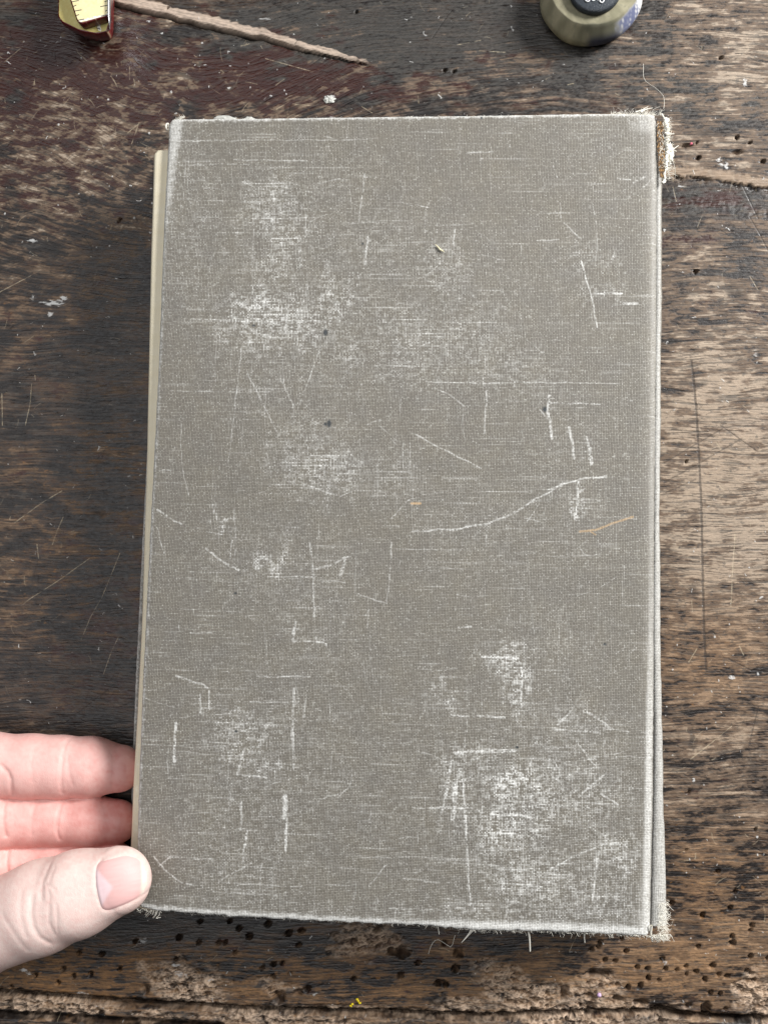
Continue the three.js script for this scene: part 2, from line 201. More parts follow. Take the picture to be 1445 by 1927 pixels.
  const ch = chalk[k]; if (ch > .02) { const c2 = step(.25, .7, ch + .5 * spot); mixTo(o, WOOD.chalk, c2 * .72); fh += c2 * .8; }
  // dust, nicks and little flecks
  const fx = px / 3.1 + 2 * perlin(px / 9, py / 9), fy = py / 2.6 + 2 * perlin(px / 9 + 5, py / 9), fl = hash2(fx | 0, (fy | 0) + 911); if (fl > .9966) { const fr = Math.hypot(fx - (fx | 0) - .5, fy - (fy | 0) - .5) / (.2 + .5 * hash2(fy | 0, fx | 0)); const a = (1 - step(.5, 1.1, fr)) * (.25 + .6 * hash2((fx | 0) + 5, fy | 0)); mixTo(o, WOOD.chalk, a); fh += a; }
  fineH[k] = fh; big[k] = bh; roughV[k] = clamp(.46 + .26 * bare - .08 * step(.2, .7, red) + .25 * spot + .3 * cr + .2 * hs, .3, .95);
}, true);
const bumpMap = texture(T.nx, T.nz, (i, j, o) => { o[0] = o[1] = o[2] = .5 + .3 * fineH[j * T.nx + i]; });
const roughMap = texture(T.nx, T.nz, (i, j, o) => { o[0] = o[1] = o[2] = roughV[j * T.nx + i]; });
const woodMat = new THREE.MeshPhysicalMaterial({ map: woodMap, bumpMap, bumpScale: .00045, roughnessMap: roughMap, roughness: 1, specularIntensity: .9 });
const endGrain = new THREE.MeshStandardMaterial({ color: new THREE.Color().setRGB(...WOOD.brown), roughness: .8 });
function bigAt(x, z) {
  let u = (x - T.x0) / T.w * T.nx - .5, v = (z - T.z0) / T.d * T.nz - .5;
  if (u < 0 || v < 0 || u > T.nx - 2 || v > T.nz - 2) return 0;
  const a = u | 0, b = v | 0, o = b * T.nx + a; u -= a; v -= b;
  return lerp(lerp(big[o], big[o + 1], u), lerp(big[o + T.nx], big[o + T.nx + 1], u), v);
}
const tabletop = new THREE.Group(); tabletop.name = 'tabletop'; tabletop.userData = { kind: 'structure', label: 'dark worn wooden tabletop of old boards with wormholes' }; scene.add(tabletop);
function spread(a, b, c, d, fine, coarse) { const s = []; for (let x = a; x < b - coarse * .5; x += coarse) s.push(x); for (let x = b; x < c; x += fine) s.push(x); for (let x = c; x < d - 1e-6; x += coarse) s.push(x); s.push(d); return s; }
const seamZ = (x) => { const a = at(clamp(toPixel(x, 0, .135, [0, 0])[0], -80, 1530), 1900, 0); return at(toPixel(x, 0, a.z, [0, 0])[0], curve(seam, toPixel(x, 0, a.z, [0, 0])[0]), 0).z; };
function plank(name, zEdge0, zEdge1, fine) {           // top surface between two edges that may wander, with a skirt down to the underside
  const xs = spread(-.34, T.x0, T.x0 + T.w, .34, .0004, .011), z0m = zEdge0(0), z1m = zEdge1(0), lo = Math.max(T.z0, z0m), hi = Math.min(T.z0 + T.d, z1m);
  const zs = spread(z0m, lo, hi, z1m, fine, .011), n = xs.length, m = zs.length, pos = [], uv = [], idx = [];
  const put = (x, y, z) => { pos.push(x, y, z); uv.push((x - T.x0) / T.w, (z - T.z0) / T.d); };
  for (let j = 0; j < m; j++) for (let i = 0; i < n; i++) { const x = xs[i], t = (zs[j] - z0m) / (z1m - z0m), z = zs[j] + (zEdge0(x) - z0m) * (1 - t) + (zEdge1(x) - z1m) * t; put(x, bigAt(x, z), z); }
  for (let j = 0; j + 1 < m; j++) for (let i = 0; i + 1 < n; i++) { const a = j * n + i; idx.push(a, a + n, a + 1, a + 1, a + n, a + n + 1); }
  const rim = []; for (let i = 0; i < n; i++) rim.push(i); for (let j = 1; j < m; j++) rim.push(j * n + n - 1); for (let i = n - 2; i >= 0; i--) rim.push((m - 1) * n + i); for (let j = m - 2; j > 0; j--) rim.push(j * n);
  const g = geo(pos, idx, uv);
  const sp = [], si = [], su = []; rim.forEach((r, k) => { sp.push(pos[3 * r], pos[3 * r + 1], pos[3 * r + 2], pos[3 * r], -.026, pos[3 * r + 2]); su.push(uv[2 * r], uv[2 * r + 1], uv[2 * r], uv[2 * r + 1] + .06); const a = 2 * k, b = 2 * ((k + 1) % rim.length); si.push(a, b, a + 1, b, b + 1, a + 1); });
  const c = sp.length / 3; for (const [x, z] of [[-.34, z0m], [.34, z0m], [.34, z1m], [-.34, z1m]]) { sp.push(x, -.0259, z); su.push(x, z); } si.push(c, c + 1, c + 2, c, c + 2, c + 3);
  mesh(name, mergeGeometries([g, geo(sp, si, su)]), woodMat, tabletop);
}
const zc = new Map(), seamAt = (x) => { const k = Math.round(x * 1e5); if (!zc.has(k)) zc.set(k, seamZ(clamp(x, -.15, .14))); return zc.get(k); };
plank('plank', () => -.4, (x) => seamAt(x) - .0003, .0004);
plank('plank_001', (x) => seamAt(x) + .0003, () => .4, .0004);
console.log('table built');

// ---------- the book ----------
const C = new Sheet(-.071, -.108, .142, .216, 1346, 2048, TOP);
const scuff = C.mask(), nap = C.mask(), tan = C.mask(), ink = C.mask();
const strokes = [   // [width, strength, x, y, x, y, ...] in photo pixels: rubbed lines on the cloth
  [4,.8,775,1000,860,995,915,985,960,968,1010,938,1055,912,1100,900,1140,896],[3,.6,1030,920,1058,914],[3,.9,1092,491,1103,529,1113,560,1122,617],[5,.9,1115,552,1168,552],[5,.9,1172,571,1198,571],[7,1,1033,745,1030,775],[6,1,1030,780,1038,825],[3,.7,1015,770,1024,782],[5,.8,1069,803,1076,830,1080,862],[7,1,1109,845,1111,872],[4,.7,1102,822,1108,845],[5,.9,1088,906,1085,940,1082,975],
  [2.5,.6,800,718,900,721,1000,719,1165,722],[3,.6,1031,758,1126,760],[4,.6,915,735,913,780,911,815],[3,.7,776,815,833,845,871,864,905,880],[3,.6,829,735,852,746,871,762],[4,.7,692,445,689,470,686,495],[3,.5,686,326,681,370,676,416],[3,.6,504,1085,594,1085],[4,.7,594,1071,630,1058,658,1047],[6,.8,649,1054,640,1086],[4,.65,584,1022,588,1060,590,1089,591,1160],[3.5,.7,295,958,341,987],[4,.8,388,1031,411,1051,449,1073],[3,.5,437,1016,433,1051],[6,.8,555,1170,553,1190,552,1208],[3.5,.7,550,1206,611,1209],[3,.6,358,1190,399,1191],[4,.8,332,1272,382,1288,395,1298,393,1336],[4,.6,377,1307,377,1342],[6,.95,331,1360,328,1400,329,1432],[5,.7,553,1295,549,1391],[4,.6,577,1307,572,1348],[3,.6,483,1272,582,1273],
  [5,.75,461,1407,446,1457],[4,.8,455,1460,501,1462],[4,.6,551,1361,551,1445],[9,1,537,1498,535,1538],[5,.9,539,1540,538,1575,537,1601],[5,.75,455,1510,452,1560],[4,.8,465,1563,457,1620],[3.5,.7,475,1622,417,1655],[3.5,.85,290,1611,307,1634,334,1656,364,1666],[3,.6,320,1613,299,1630],[2.5,.5,406,1660,566,1668],[3,.6,724,1628,693,1668],[3,.5,661,1457,659,1481,642,1491,600,1506],
  [10,1,856,1478,854,1510,852,1538],[5,.7,847,1443,840,1490,830,1529],[4,.8,870,1455,876,1552,880,1630,884,1703],[4.5,.8,851,1346,900,1347,948,1350],[6,.9,855,1416,910,1413,967,1412],[4,.7,777,1519,886,1521],[4,.85,921,1532,1018,1537],[4.5,.8,921,1567,967,1567],[3.5,.65,1138,1455,1110,1478,1088,1498],[4,.7,1130,1494,1161,1513],[3.5,.65,1033,1637,1080,1610,1134,1589,1158,1585],[4,.75,1128,1595,1120,1640,1113,1693],[3,.5,1103,1665,1099,1695],[4,.65,1041,1370,1072,1340],[5,.85,1103,1339,1130,1356,1148,1372],[3.5,.5,1033,1372,1126,1378],[5,.85,905,1236,975,1238],[4,.7,860,1180,886,1181],[4,.7,980,1255,980,1330],[4,.5,1030,1440,1030,1480],[3.5,.6,1150,1370,1180,1376],
  [3,.6,853,1708,920,1709],[3,.5,733,1710,826,1711],[3,.5,400,1678,520,1684],[3,.5,760,1654,826,1660],[3,.6,1085,1400,1120,1440],[3,.5,736,1020,733,1090,727,1135],[2.5,.5,665,1115,727,1135],[4,.5,1100,920,1085,930],[2.5,.5,560,905,640,935,660,925],[3,.5,735,975,770,940],[2.5,.5,860,1118,885,1122],[3,.5,1060,420,1095,450],[3,.5,1050,450,1010,452],[3,.55,1160,335,1185,338],[2.5,.5,1040,312,1048,335],[2.5,.5,1053,380,1055,410],[2.5,.5,855,430,852,458],[3,.6,880,288,925,285],[2.5,.5,1090,1030,1098,1042,1115,1046,1128,1043],[2.5,.4,790,650,815,640],[2.5,.5,560,770,600,660],[2.5,.4,430,870,455,650],[3,.5,465,700,520,810],[2.5,.4,1230,330,1205,355],[3,.4,600,345,640,335],[3,.5,690,800,715,790],[2.5,.45,300,265,640,262],[2.5,.5,440,300,580,302],[2.5,.4,330,310,470,308],[2.5,.4,340,375,420,377],[2.5,.5,360,600,560,606],[2.5,.45,440,600,640,604],[2.5,.4,320,735,520,738],[3,.4,470,1320,560,1322],[4,.5,1190,345,1215,330],
];
for (const [w, s, ...p] of strokes) { const q = []; for (let i = 0; i < p.length; i += 2) q.push([p[i], p[i + 1]]); C.line(scuff, q, w * .95, s, .5); }
for (const [x, y, rx, ry, s] of [[510,365,46,28,.5],[514,416,52,16,.5],[546,448,34,12,.5],[517,486,38,14,.5],[480,570,40,20,.4],[530,590,95,42,.45],[510,613,75,26,.4],[632,560,28,26,.45],[590,870,70,55,.35],[620,890,50,30,.35],[404,980,7,14,1.5],[428,975,7,5,1.1],[507,1060,26,15,.8],[601,1208,10,4,1.2],[455,1365,50,20,.5],[455,1422,26,12,.55],[505,1441,22,10,.6],[678,506,8,8,.9],[1153,487,12,9,.8],[1088,952,9,10,1.1],[1130,548,34,12,.45],[1095,480,30,25,.3],[967,1463,28,22,.7],[987,1482,44,20,.85],[932,1548,30,28,.8],[1018,1552,10,22,.7],[1002,1660,46,42,.5],[1161,1602,34,16,.7],[945,1600,40,50,.4],[954,1234,45,12,.5],[951,1269,20,16,.75],[980,1290,14,44,.5],[824,1307,26,14,.6],[858,1500,22,50,.4],[980,1550,200,190,.2],[1060,1500,90,60,.35],[470,1480,130,150,.24],[500,1060,120,70,.16],[850,600,130,120,.14],[790,440,60,60,.1],[880,950,90,60,.12],[1060,860,60,120,.12],[500,500,160,160,.14],[560,720,120,110,.14],[840,500,30,40,.3],[870,640,60,50,.2],[970,700,60,40,.22],[745,630,40,40,.3],[760,690,50,40,.2],[660,660,20,14,.5],[600,1180,60,50,.12],[1100,1690,60,40,.3],[1180,1690,40,40,.3],[900,1440,60,30,.35],[1090,1360,50,25,.3],[740,900,40,40,.25],[660,1350,130,200,.06],[430,1640,90,40,.15],[1010,1750,240,22,.35],[640,1715,240,10,.25],[1180,300,60,90,.1],[640,430,90,130,.1],[350,380,40,150,.16],[1030,1210,80,60,.15],[930,1040,100,60,.1],[1120,1010,60,50,.08]]) C.blob(nap, x, y, rx * 1.3, ry * 1.35, s * .54, true);
{ const r = rng(91), dens = (x, y) => nap[Math.round(clamp(C.uv(x, y)[1], 0, C.nz - 1)) * C.nx + Math.round(clamp(C.uv(x, y)[0], 0, C.nx - 1))];
  for (let n = 0, t = 0; n < 520 && t < 20000; t++) { const x = 280 + 950 * r(), y = 225 + 1500 * r(); if (r() > .16 + 1.1 * dens(x, y)) continue; n++;
    const kind = r(), a = kind < .42 ? 1.57 + .14 * (r() - .5) - .03 : kind < .7 ? .08 * (r() - .5) + .01 : r() * 3.14, L = (14 + 110 * r() * r()) * (kind < .7 ? 1.2 : .8), c = (r() - .5) * .5, pts = []; for (let k = 0; k <= 4; k++) { const u = k / 4 - .5, b = a + c * u; pts.push([x + Math.cos(b) * L * u, y + Math.sin(b) * L * u]); } C.line(scuff, pts, 1.0 + 1.0 * r(), .15 + .5 * r() * r(), .4); } }
C.line(tan, [[1090,1000],[1120,997],[1150,985],[1190,972]], 4, .7, .5); C.line(tan, [[1106,997],[1120,1006]], 3, .6); C.line(tan, [[774,947],[790,947]], 5, .9);
for (const [x, y, rx, ry] of [[612,625,4,6],[619,797,4,7],[612,798,3,3],[682,458,2,2],[1024,770,4,5],[972,1406,3,2],[905,221,2,3],[1137,1212,3,2],[444,1376,3,2],[443,1116,3,2],[477,612,3,2]]) C.blob(ink, x, y, rx, ry, 1, false);
const edgeL = [[200,320],[245,317],[400,309],[700,297],[1000,281],[1300,267],[1500,259],[1600,257],[1740,255]], edgeR = [[200,1237],[330,1239],[600,1238],[1000,1234],[1300,1233],[1500,1232],[1760,1226]];
const edgeT = [[250,221],[345,222],[600,219],[900,215],[1150,212],[1245,213]], edgeB = [[250,1708],[300,1716],[420,1725],[640,1737],[800,1744],[900,1752],[1050,1755],[1150,1760],[1240,1764]];
const CLOTH = { base: S(119, 113, 104), gap: S(70, 69, 61), knot: S(172, 170, 160), rub: S(242, 242, 238), tan: S(206, 172, 128), ink: S(46, 52, 56), board: S(222, 210, 186) };
const PITCH = .00040, clothH = C.mask(), rubV = C.mask();
const clothMap = texture(C.nx, C.nz, (i, j, o) => {
  const k = j * C.nx + i, x = C.x0 + C.w * (i + .5) / C.nx, z = C.z0 + C.d * (j + .5) / C.nz; toPixel(x, TOP, z, qq); const px = qq[0], py = qq[1];
  const wob = .35 * perlin(x * 260, z * 90), wob2 = .35 * perlin(x * 90 + 4, z * 260);
  const u = x / PITCH + wob + .012 * z / PITCH, v = z / (PITCH * .96) + wob2, iu = Math.floor(u), iv = Math.floor(v), fu = u - iu, fv = v - iv, over = (iu + iv) & 1;
  const tu = Math.sin(Math.PI * fu), tv = Math.sin(Math.PI * fv), warp = hash2(iu, 77) - .5, weft = hash2(iv, 191) - .5;
  // a warp thread on top (over) or a weft thread on top: round across, dipping at its ends
  const h = over ? tu * (.55 + .45 * tv) : tv * (.55 + .45 * tu);
  const slubW = step(.32, .7, perlin(x * 55 + iv * 7.7, iv * .37) + .3 * weft), slubV = step(.36, .74, perlin(z * 55 + iu * 5.3, iu * .41) + .3 * warp);
  const grain = hash2(iu * 2 + over, iv) - .5, cloud = fbm(px / 60, py / 60, 4), patch = fbm(px / 13 + 20, py / 9, 3), fine = fbm(px / 5 + 60, py / 5, 2);
  const ox = 44 * fbm(px / 24, py / 60 + 70, 4) * 1.354, oz = 60 * fbm(px / 24 + 33, py / 80, 4) * 1.354, kn = clamp(Math.round(j + oz), 0, C.nz - 1) * C.nx + clamp(Math.round(i + ox), 0, C.nx - 1), worn = nap[kn];
  const thW = perlin(x * 200 + iv * 13.7, iv * .47), thV = perlin(z * 200 + iu * 9.1, iu * .83), thread = over ? .9 * thV : .9 * thW;
  let rub = worn * clamp(.28 + 1.0 * thread + 1.1 * patch + .6 * fine + .5 * grain, 0, 1.8) * 1.35;
  rub += .62 * slubW * (over ? .35 : 1) * clamp(.18 + 1.1 * fbm(px / 60 + 7, py / 22, 2) + .35 * cloud + worn, 0, 1) + .42 * slubV * (over ? 1 : .35) * clamp(.02 + 1.0 * fbm(px / 22 + 3, py / 60, 2) + .3 * cloud + worn, 0, 1);
  rub += .3 * step(.36, .5, grain) * clamp(.3 + patch + worn, 0, 1) + .45 * (.5 + h) * step(.4, .75, fbm(px / 9 + 31, py / 7, 3) + .25 * cloud);
  const ks = clamp(Math.round(j + 2.4 * perlin(px / 30, py / 30)), 0, C.nz - 1) * C.nx + clamp(Math.round(i + 2.4 * perlin(px / 30 + 8, py / 30)), 0, C.nx - 1), st = scuff[ks] * clamp(.58 + .8 * fine + .5 * perlin(px / 17 + 3, py / 17) + .5 * thread + .3 * grain, 0, 1.15);
  // edges rubbed through to the thread; shoulder and spine white also paints in light
  const eL = px - curve(edgeL, py), eR = curve(edgeR, py) - px, eT = py - curve(edgeT, px), eB = curve(edgeB, px) - py, en = 5 * patch + 4 * fine + 3 * grain;
  let edge = 1 - step(2, 9, eT + en); edge = Math.max(edge, 1 - step(6, 15, eB + en * 1.4 - 7 * step(780, 900, px)), (1 - step(1, 9, eL + en)) * .85);
  edge = Math.max(edge, (1 - step(4, 11, Math.abs(eR - 5 - 6 * step(1100, 1500, py)) + en * .6)) * (.22 + .5 * step(1000, 1500, py)));
  const tl = (px - 313) / 34 + (py - 222) / 230; edge = Math.max(edge, .72 * (1 - step(.75, 1.05, tl + .06 * en)), .4 * (1 - step(.0, .12, Math.abs(tl - .92) + .02 * en)) * (1 - step(380, 440, py)));
  edge = Math.max(edge, .6 * (1 - step(-14, -6, eR + en))); edge = Math.max(edge, .38 * step(1165, 1215, px + 3 * en) * (1 - step(238, 256, py + 1.3 * en)));
  const br = Math.hypot((px - 1246) / 60, (py - 1764) / 90); edge = Math.max(edge, .8 * (1 - step(.5, 1, br + .05 * en)));
  o[0] = CLOTH.base[0]; o[1] = CLOTH.base[1]; o[2] = CLOTH.base[2];
  mixTo(o, CLOTH.gap, .55 * (1 - step(.25, .72, h)));
  const crest = step(.62, .98, h + .18 * grain) * (over ? .45 : .32) * (1 + .8 * patch + .7 * nap[k]);
  mixTo(o, CLOTH.knot, clamp(crest * (1 + 1.2 * grain), 0, .8));
  const tone = 1 + .06 * cloud + .10 * grain + .10 * (over ? warp : weft); o[0] *= tone * (1 + .015 * cloud); o[1] *= tone; o[2] *= tone * (1 - .05 * cloud);
  const white = clamp(rub * (.25 + .95 * h) + st * (.45 + .6 * h), 0, 1); mixTo(o, CLOTH.rub, .86 * white);
  mixTo(o, CLOTH.rub, clamp(edge * (.4 + .6 * h + .5 * fine + .3 * thread), 0, 1) * .8);
  if (tan[k] > .02) mixTo(o, CLOTH.tan, tan[k] * (.3 + .7 * h)); if (ink[k] > .02) mixTo(o, CLOTH.ink, clamp(ink[k] * 1.2, 0, .9));
  clothH[k] = h + .25 * grain + .3 * patch * nap[k] - .5 * ink[k] + .25 * st; rubV[k] = clamp(.60 + .05 * cloud + .15 * white + .1 * edge, .4, 1);
}, true);
const clothBump = texture(C.nx, C.nz, (i, j, o) => { o[0] = o[1] = o[2] = .2 + .5 * clothH[j * C.nx + i]; });
const clothRough = texture(C.nx, C.nz, (i, j, o) => { o[0] = o[1] = o[2] = rubV[j * C.nx + i]; });
const clothMat = new THREE.MeshPhysicalMaterial({ map: clothMap, bumpMap: clothBump, bumpScale: .00016, roughnessMap: clothRough, roughness: 1, sheen: .25, sheenColor: new THREE.Color(.9, .9, .88), sheenRoughness: .5 });
const fibreMat = new THREE.MeshStandardMaterial({ color: new THREE.Color().setRGB(...S(232, 228, 216)), roughness: .9 });
const boardMat = new THREE.MeshStandardMaterial({ color: new THREE.Color().setRGB(...S(214, 202, 178)), roughness: .9 });
const book = thing('old_book', 'worn grey-brown cloth bound old book with frayed edges lying on tabletop', 'book');
const clothUV = (x, z) => [(x - C.x0) / C.w, (z - C.z0) / C.d];
const wander = (k, s) => .00012 * perlin(k * 900, s) + .00010 * perlin(k * 2600, s + 9);
// a cloth covered board between four edges given in photo pixels at the height of its top
function board(name, left, right, top, bottom, yTop, thick, roll, mat, shift = [0, 0], cut = [.0016, .0012, .0022, .0012]) {
  const prof = [[.0016, -thick], [.0003, -thick], [.00005, -thick + .0002], [0, -thick * .72], [0, -.0011], [.00006, -.0007], [.00022, -.00036], [.00048, -.00014], [.0009, -.00004], [.0016, 0]];
  const rolled = roll ? [[.0016, -.0032], [.0003, -.0031], [0, -.0027], [.00008, -.0021], [.00026, -.0016], [.0006, -.0011], [.001, -.00074], [.0015, -.00045], [.0022, -.0002], [.0031, -.00005], [.0044, 0]] : prof;
  const P = (px, py) => at(px, py, yTop), w0 = P(curve(left, 963), 963), w1 = P(curve(right, 963), 963), Wd = w1.x - w0.x, z0 = P(720, curve(top, 720)).z, z1 = P(720, curve(bottom, 720)).z, Dp = z1 - z0;
  const line = (a, b, L) => { const s = []; for (const [ins, dy] of a) s.push([ins / L, dy]); const n = Math.round((L - a.at(-1)[0] - b.at(-1)[0]) / .0012); for (let i = 1; i < n; i++) s.push([lerp(a.at(-1)[0] / L, 1 - b.at(-1)[0] / L, i / n), 0]); for (const [ins, dy] of [...b].reverse()) s.push([1 - ins / L, dy]); return s; };
  const ss = line(prof, rolled, Wd), tt = line(prof, prof, Dp), n = ss.length, m = tt.length, pos = [], uv = [], idx = [];
  for (let j = 0; j < m; j++) for (let i = 0; i < n; i++) {
    let [s, dyS] = ss[i], [t, dyT] = tt[j];
    // rounded, worn corners: pull the corner of the square in to a quarter circle
    const a = s < .5 ? s * Wd : (1 - s) * Wd, b = t < .5 ? t * Dp : (1 - t) * Dp, r = cut[(t > .5 ? 2 : 0) + (s > .5 ? 1 : 0)];
    let a2 = a, b2 = b; if (a < r && b < r) { const d = Math.hypot(r - a, r - b), mx = Math.max(r - a, r - b); if (d > 1e-9) { const q = mx / d; a2 = r - (r - a) * q; b2 = r - (r - b) * q; } }
    s += (s < .5 ? 1 : -1) * (a2 - a) / Wd; t += (t < .5 ? 1 : -1) * (b2 - b) / Dp;
    const yl = lerp(curve(edgeT, 320), curve(edgeB, 260), t), xl = curve(left, yl), xr = curve(right, yl), px0 = lerp(xl, xr, s), yt = curve(top, px0), yb = curve(bottom, px0);
    const p = P(lerp(curve(left, lerp(yt, yb, t)), curve(right, lerp(yt, yb, t)), s), lerp(yt, yb, t));
    const dy = Math.min(dyS, dyT); let x = p.x + shift[0], z = p.z + shift[1];
    const sag = .0003 * perlin(x * 22 + 3, z * 17) + .00007 * perlin(x * 120, z * 120);
    const e = 1 - step(0, .004, Math.min(a2, b2)); x += e * wander(z, 2 + (s > .5 ? 5 : 0)); z += e * (wander(x, 7) + (t > .5 ? .0003 * perlin(x * 420, 3) + .0003 * perlin(x * 1100, 8) : 0));
    pos.push(x, yTop + dy + (dy > -thick * .9 ? sag : 0), z); uv.push(...clothUV(x - shift[0], z - shift[1]));
  }
  for (let j = 0; j + 1 < m; j++) for (let i = 0; i + 1 < n; i++) { const a = j * n + i; idx.push(a, a + n, a + 1, a + 1, a + n, a + n + 1); }
  const c = pos.length / 3, q = [0, (m - 1) * n, m * n - 1, n - 1]; q.forEach((k) => { pos.push(pos[3 * k], pos[3 * k + 1], pos[3 * k + 2]); uv.push(.5, .5); }); idx.push(c, c + 2, c + 1, c, c + 3, c + 2);
  return mesh(name, geo(pos, idx, uv), mat, book);
}
board('upper_cover', edgeL, edgeR, edgeT, edgeB, TOP, .0018, true, clothMat);
{ // the lower cover, pushed a little to the left as the binding leans
  const a = at(262, 1150, .0027), b = at(curve(edgeL, 1150), 1150, TOP); const lower = board('lower_cover', edgeL, edgeR, edgeT, edgeB, TOP, .0026, false, clothMat);
  lower.position.set(a.x - b.x - .0002, .0028 - TOP + .0001, 0); lower.updateMatrix();
}
// spine: a strip of the same cloth, rounded outward and loose at the head
{
  const rows = 260, pos = [], uv = [], idx = [], zT = at(1240, 224, TOP).z, zB = at(1230, 1752, TOP).z;
  const sil = [[200,1244],[330,1243],[600,1241.5],[1000,1238.5],[1300,1242],[1500,1246],[1700,1251],[1760,1252]];
  const secY = [TOP - .010, TOP - .0055, TOP - .0042, TOP - .0036, TOP - .0033, TOP - .0036, TOP - .0044, TOP - .0058, TOP - .0085, TOP - .0115, .009, .006, .0035, .0016], out = [0, 0, .06, .2, .45, .75, .92, 1, 1, .97, .9, .7, .4, 0];
  for (let j = 0; j <= rows; j++) {
    const z = lerp(zT, zB, j / rows), eq = toPixel(.064, TOP, z, [0, 0])[1], ex = at(curve(edgeR, eq), eq, TOP).x - .0004;
    const far = Math.max(at(curve(sil, eq), eq, TOP - .0065).x - ex, .0009);
    for (let i = 0; i < secY.length; i++) { const x = ex + lerp(lerp(.0000, .0005, step(1000, 1600, eq)), far, out[i]) + .00012 * perlin(z * 300, i * .6) + .00018 * perlin(z * 45, i * .2); pos.push(x, secY[i], z + .0002 * perlin(i * .5, j < 4 ? 2 : 5) * (j < 4 || j > rows - 4 ? 1 : 0)); uv.push(...clothUV(.0705 - i * .0011, z)); }
  }
  const n = secY.length; for (let j = 0; j < rows; j++) for (let i = 0; i + 1 < n; i++) { const a = j * n + i; idx.push(a, a + n, a + 1, a + 1, a + n, a + n + 1); }
  const spineMat = clothMat.clone(); spineMat.side = THREE.DoubleSide;
  mesh('spine', geo(pos, idx, uv), spineMat, book);
}
// text block: the leaves, leaning out to the left below the cover
const paperTex = (() => { const n = 512; return texture(n, n, (i, j, o) => { const s = .93 + .05 * perlin(i / 3, j * .9) + .035 * hash2(j, 5) + .02 * hash2(i, j), f = fbm(i / 40, j / 60, 3); o[0] = .87 * s * (1 - .03 * f); o[1] = .785 * s * (1 - .05 * f); o[2] = .59 * s * (1 - .1 * f); }, true); })();
paperTex.wrapS = paperTex.wrapT = THREE.RepeatWrapping;
{
  const rows = 220, pos = [], uv = [], idx = [];
  const sil = [[282,289.5],[500,283],[850,276],[1150,267.5],[1380,256.5],[1480,251],[1760,240]], drop = [[282,.0021],[600,.0023],[1000,.0030],[1250,.0050],[1400,.0094],[1500,.0106],[1760,.0110]];
  const yb = .0031, zT = at(300, 283, TOP - .0021).z, zB = at(300, 1690, TOP - .011).z;
  const lv = [[.0004, 0], [.00012, .4], [0, .8], [.00012, .93], [.0004, .98], [.0009, .998], [.0016, 1], [.004, 1], [.009, 1]]; let yt = 0;
  for (let j = 0; j <= rows; j++) {
    const z = lerp(zT, zB, j / rows), row = toPixel(-.062, TOP - .005, z, [0, 0])[1]; yt = TOP - curve(drop, row); const row2 = toPixel(-.062, yt, z, [0, 0])[1], xm = at(curve(sil, row2), row2, yt - .0008).x;
    const cornerIn = .0007 * Math.pow(1 - clamp((z - zT) / .0012, 0, 1), 2);
    for (const [ins, s] of lv) { pos.push(xm + ins + cornerIn + .00006 * perlin(z * 60, s * 30), yb + (yt - yb) * s, z); uv.push(z * 26, ins > .0008 ? ins * 9 + .3 : s * 1.2); }
    pos.push(.055, yt, z); uv.push(z * 26, 2); pos.push(.055, yb, z); uv.push(z * 26, 3);
  }
  const n = lv.length + 2; for (let j = 0; j < rows; j++) for (let i = 0; i < n; i++) { const a = j * n + i, b = j * n + (i + 1) % n; idx.push(a, b, a + n, b, b + n, a + n); }
  for (const j of [0, rows]) { const c = pos.length / 3; for (let i = 0; i < n; i++) { const k = (j * n + i) * 3; pos.push(pos[k], pos[k + 1], pos[k + 2]); uv.push(pos[k] * 26, pos[k + 1] * 60); } for (let i = 1; i + 1 < n; i++) j ? idx.push(c, c + i, c + i + 1) : idx.push(c, c + i + 1, c + i); }
  const paperMat = new THREE.MeshStandardMaterial({ map: paperTex, roughness: .85, bumpMap: paperTex, bumpScale: .00012 });
  const tb = mesh('text_block', geo(pos, idx, uv), paperMat, book); tb.userData.label = 'cream page block sticking out beside the cover';
}
// exposed board at the worn lower corner
function lump(cx, cy, cz, rx, ry, rz, seed, amp = .25, n = 14) { const g = new THREE.SphereGeometry(1, n * 2, n), p = g.attributes.position; for (let i = 0; i < p.count; i++) { const x = p.getX(i), y = p.getY(i), z = p.getZ(i), f = 1 + amp * (perlin(x * 2.3 + seed, z * 2.3 + y) + .6 * perlin(x * 5 + y * 3, z * 5 + seed)); p.setXYZ(i, cx + x * rx * f, cy + y * ry * f, cz + z * rz * f); } const h = mergeVertices(g); h.computeVertexNormals(); return h; }
const R = rng(41);
{
  const a = at(276, 1700, TOP - .0012); const c = mesh('board_corner', lump(a.x, TOP - .0013, a.z, .0032, .0009, .0015, 3, .22), boardMat, book); c.userData.label = 'bare cream board at the worn corner';
  const b = at(327, 245, TOP - .001); const d = mesh('board_corner', lump(b.x, TOP - .0014, b.z, .0014, .0010, .0030, 8, .22), boardMat, book); d.userData.label = 'bare cream board at the worn corner';
}
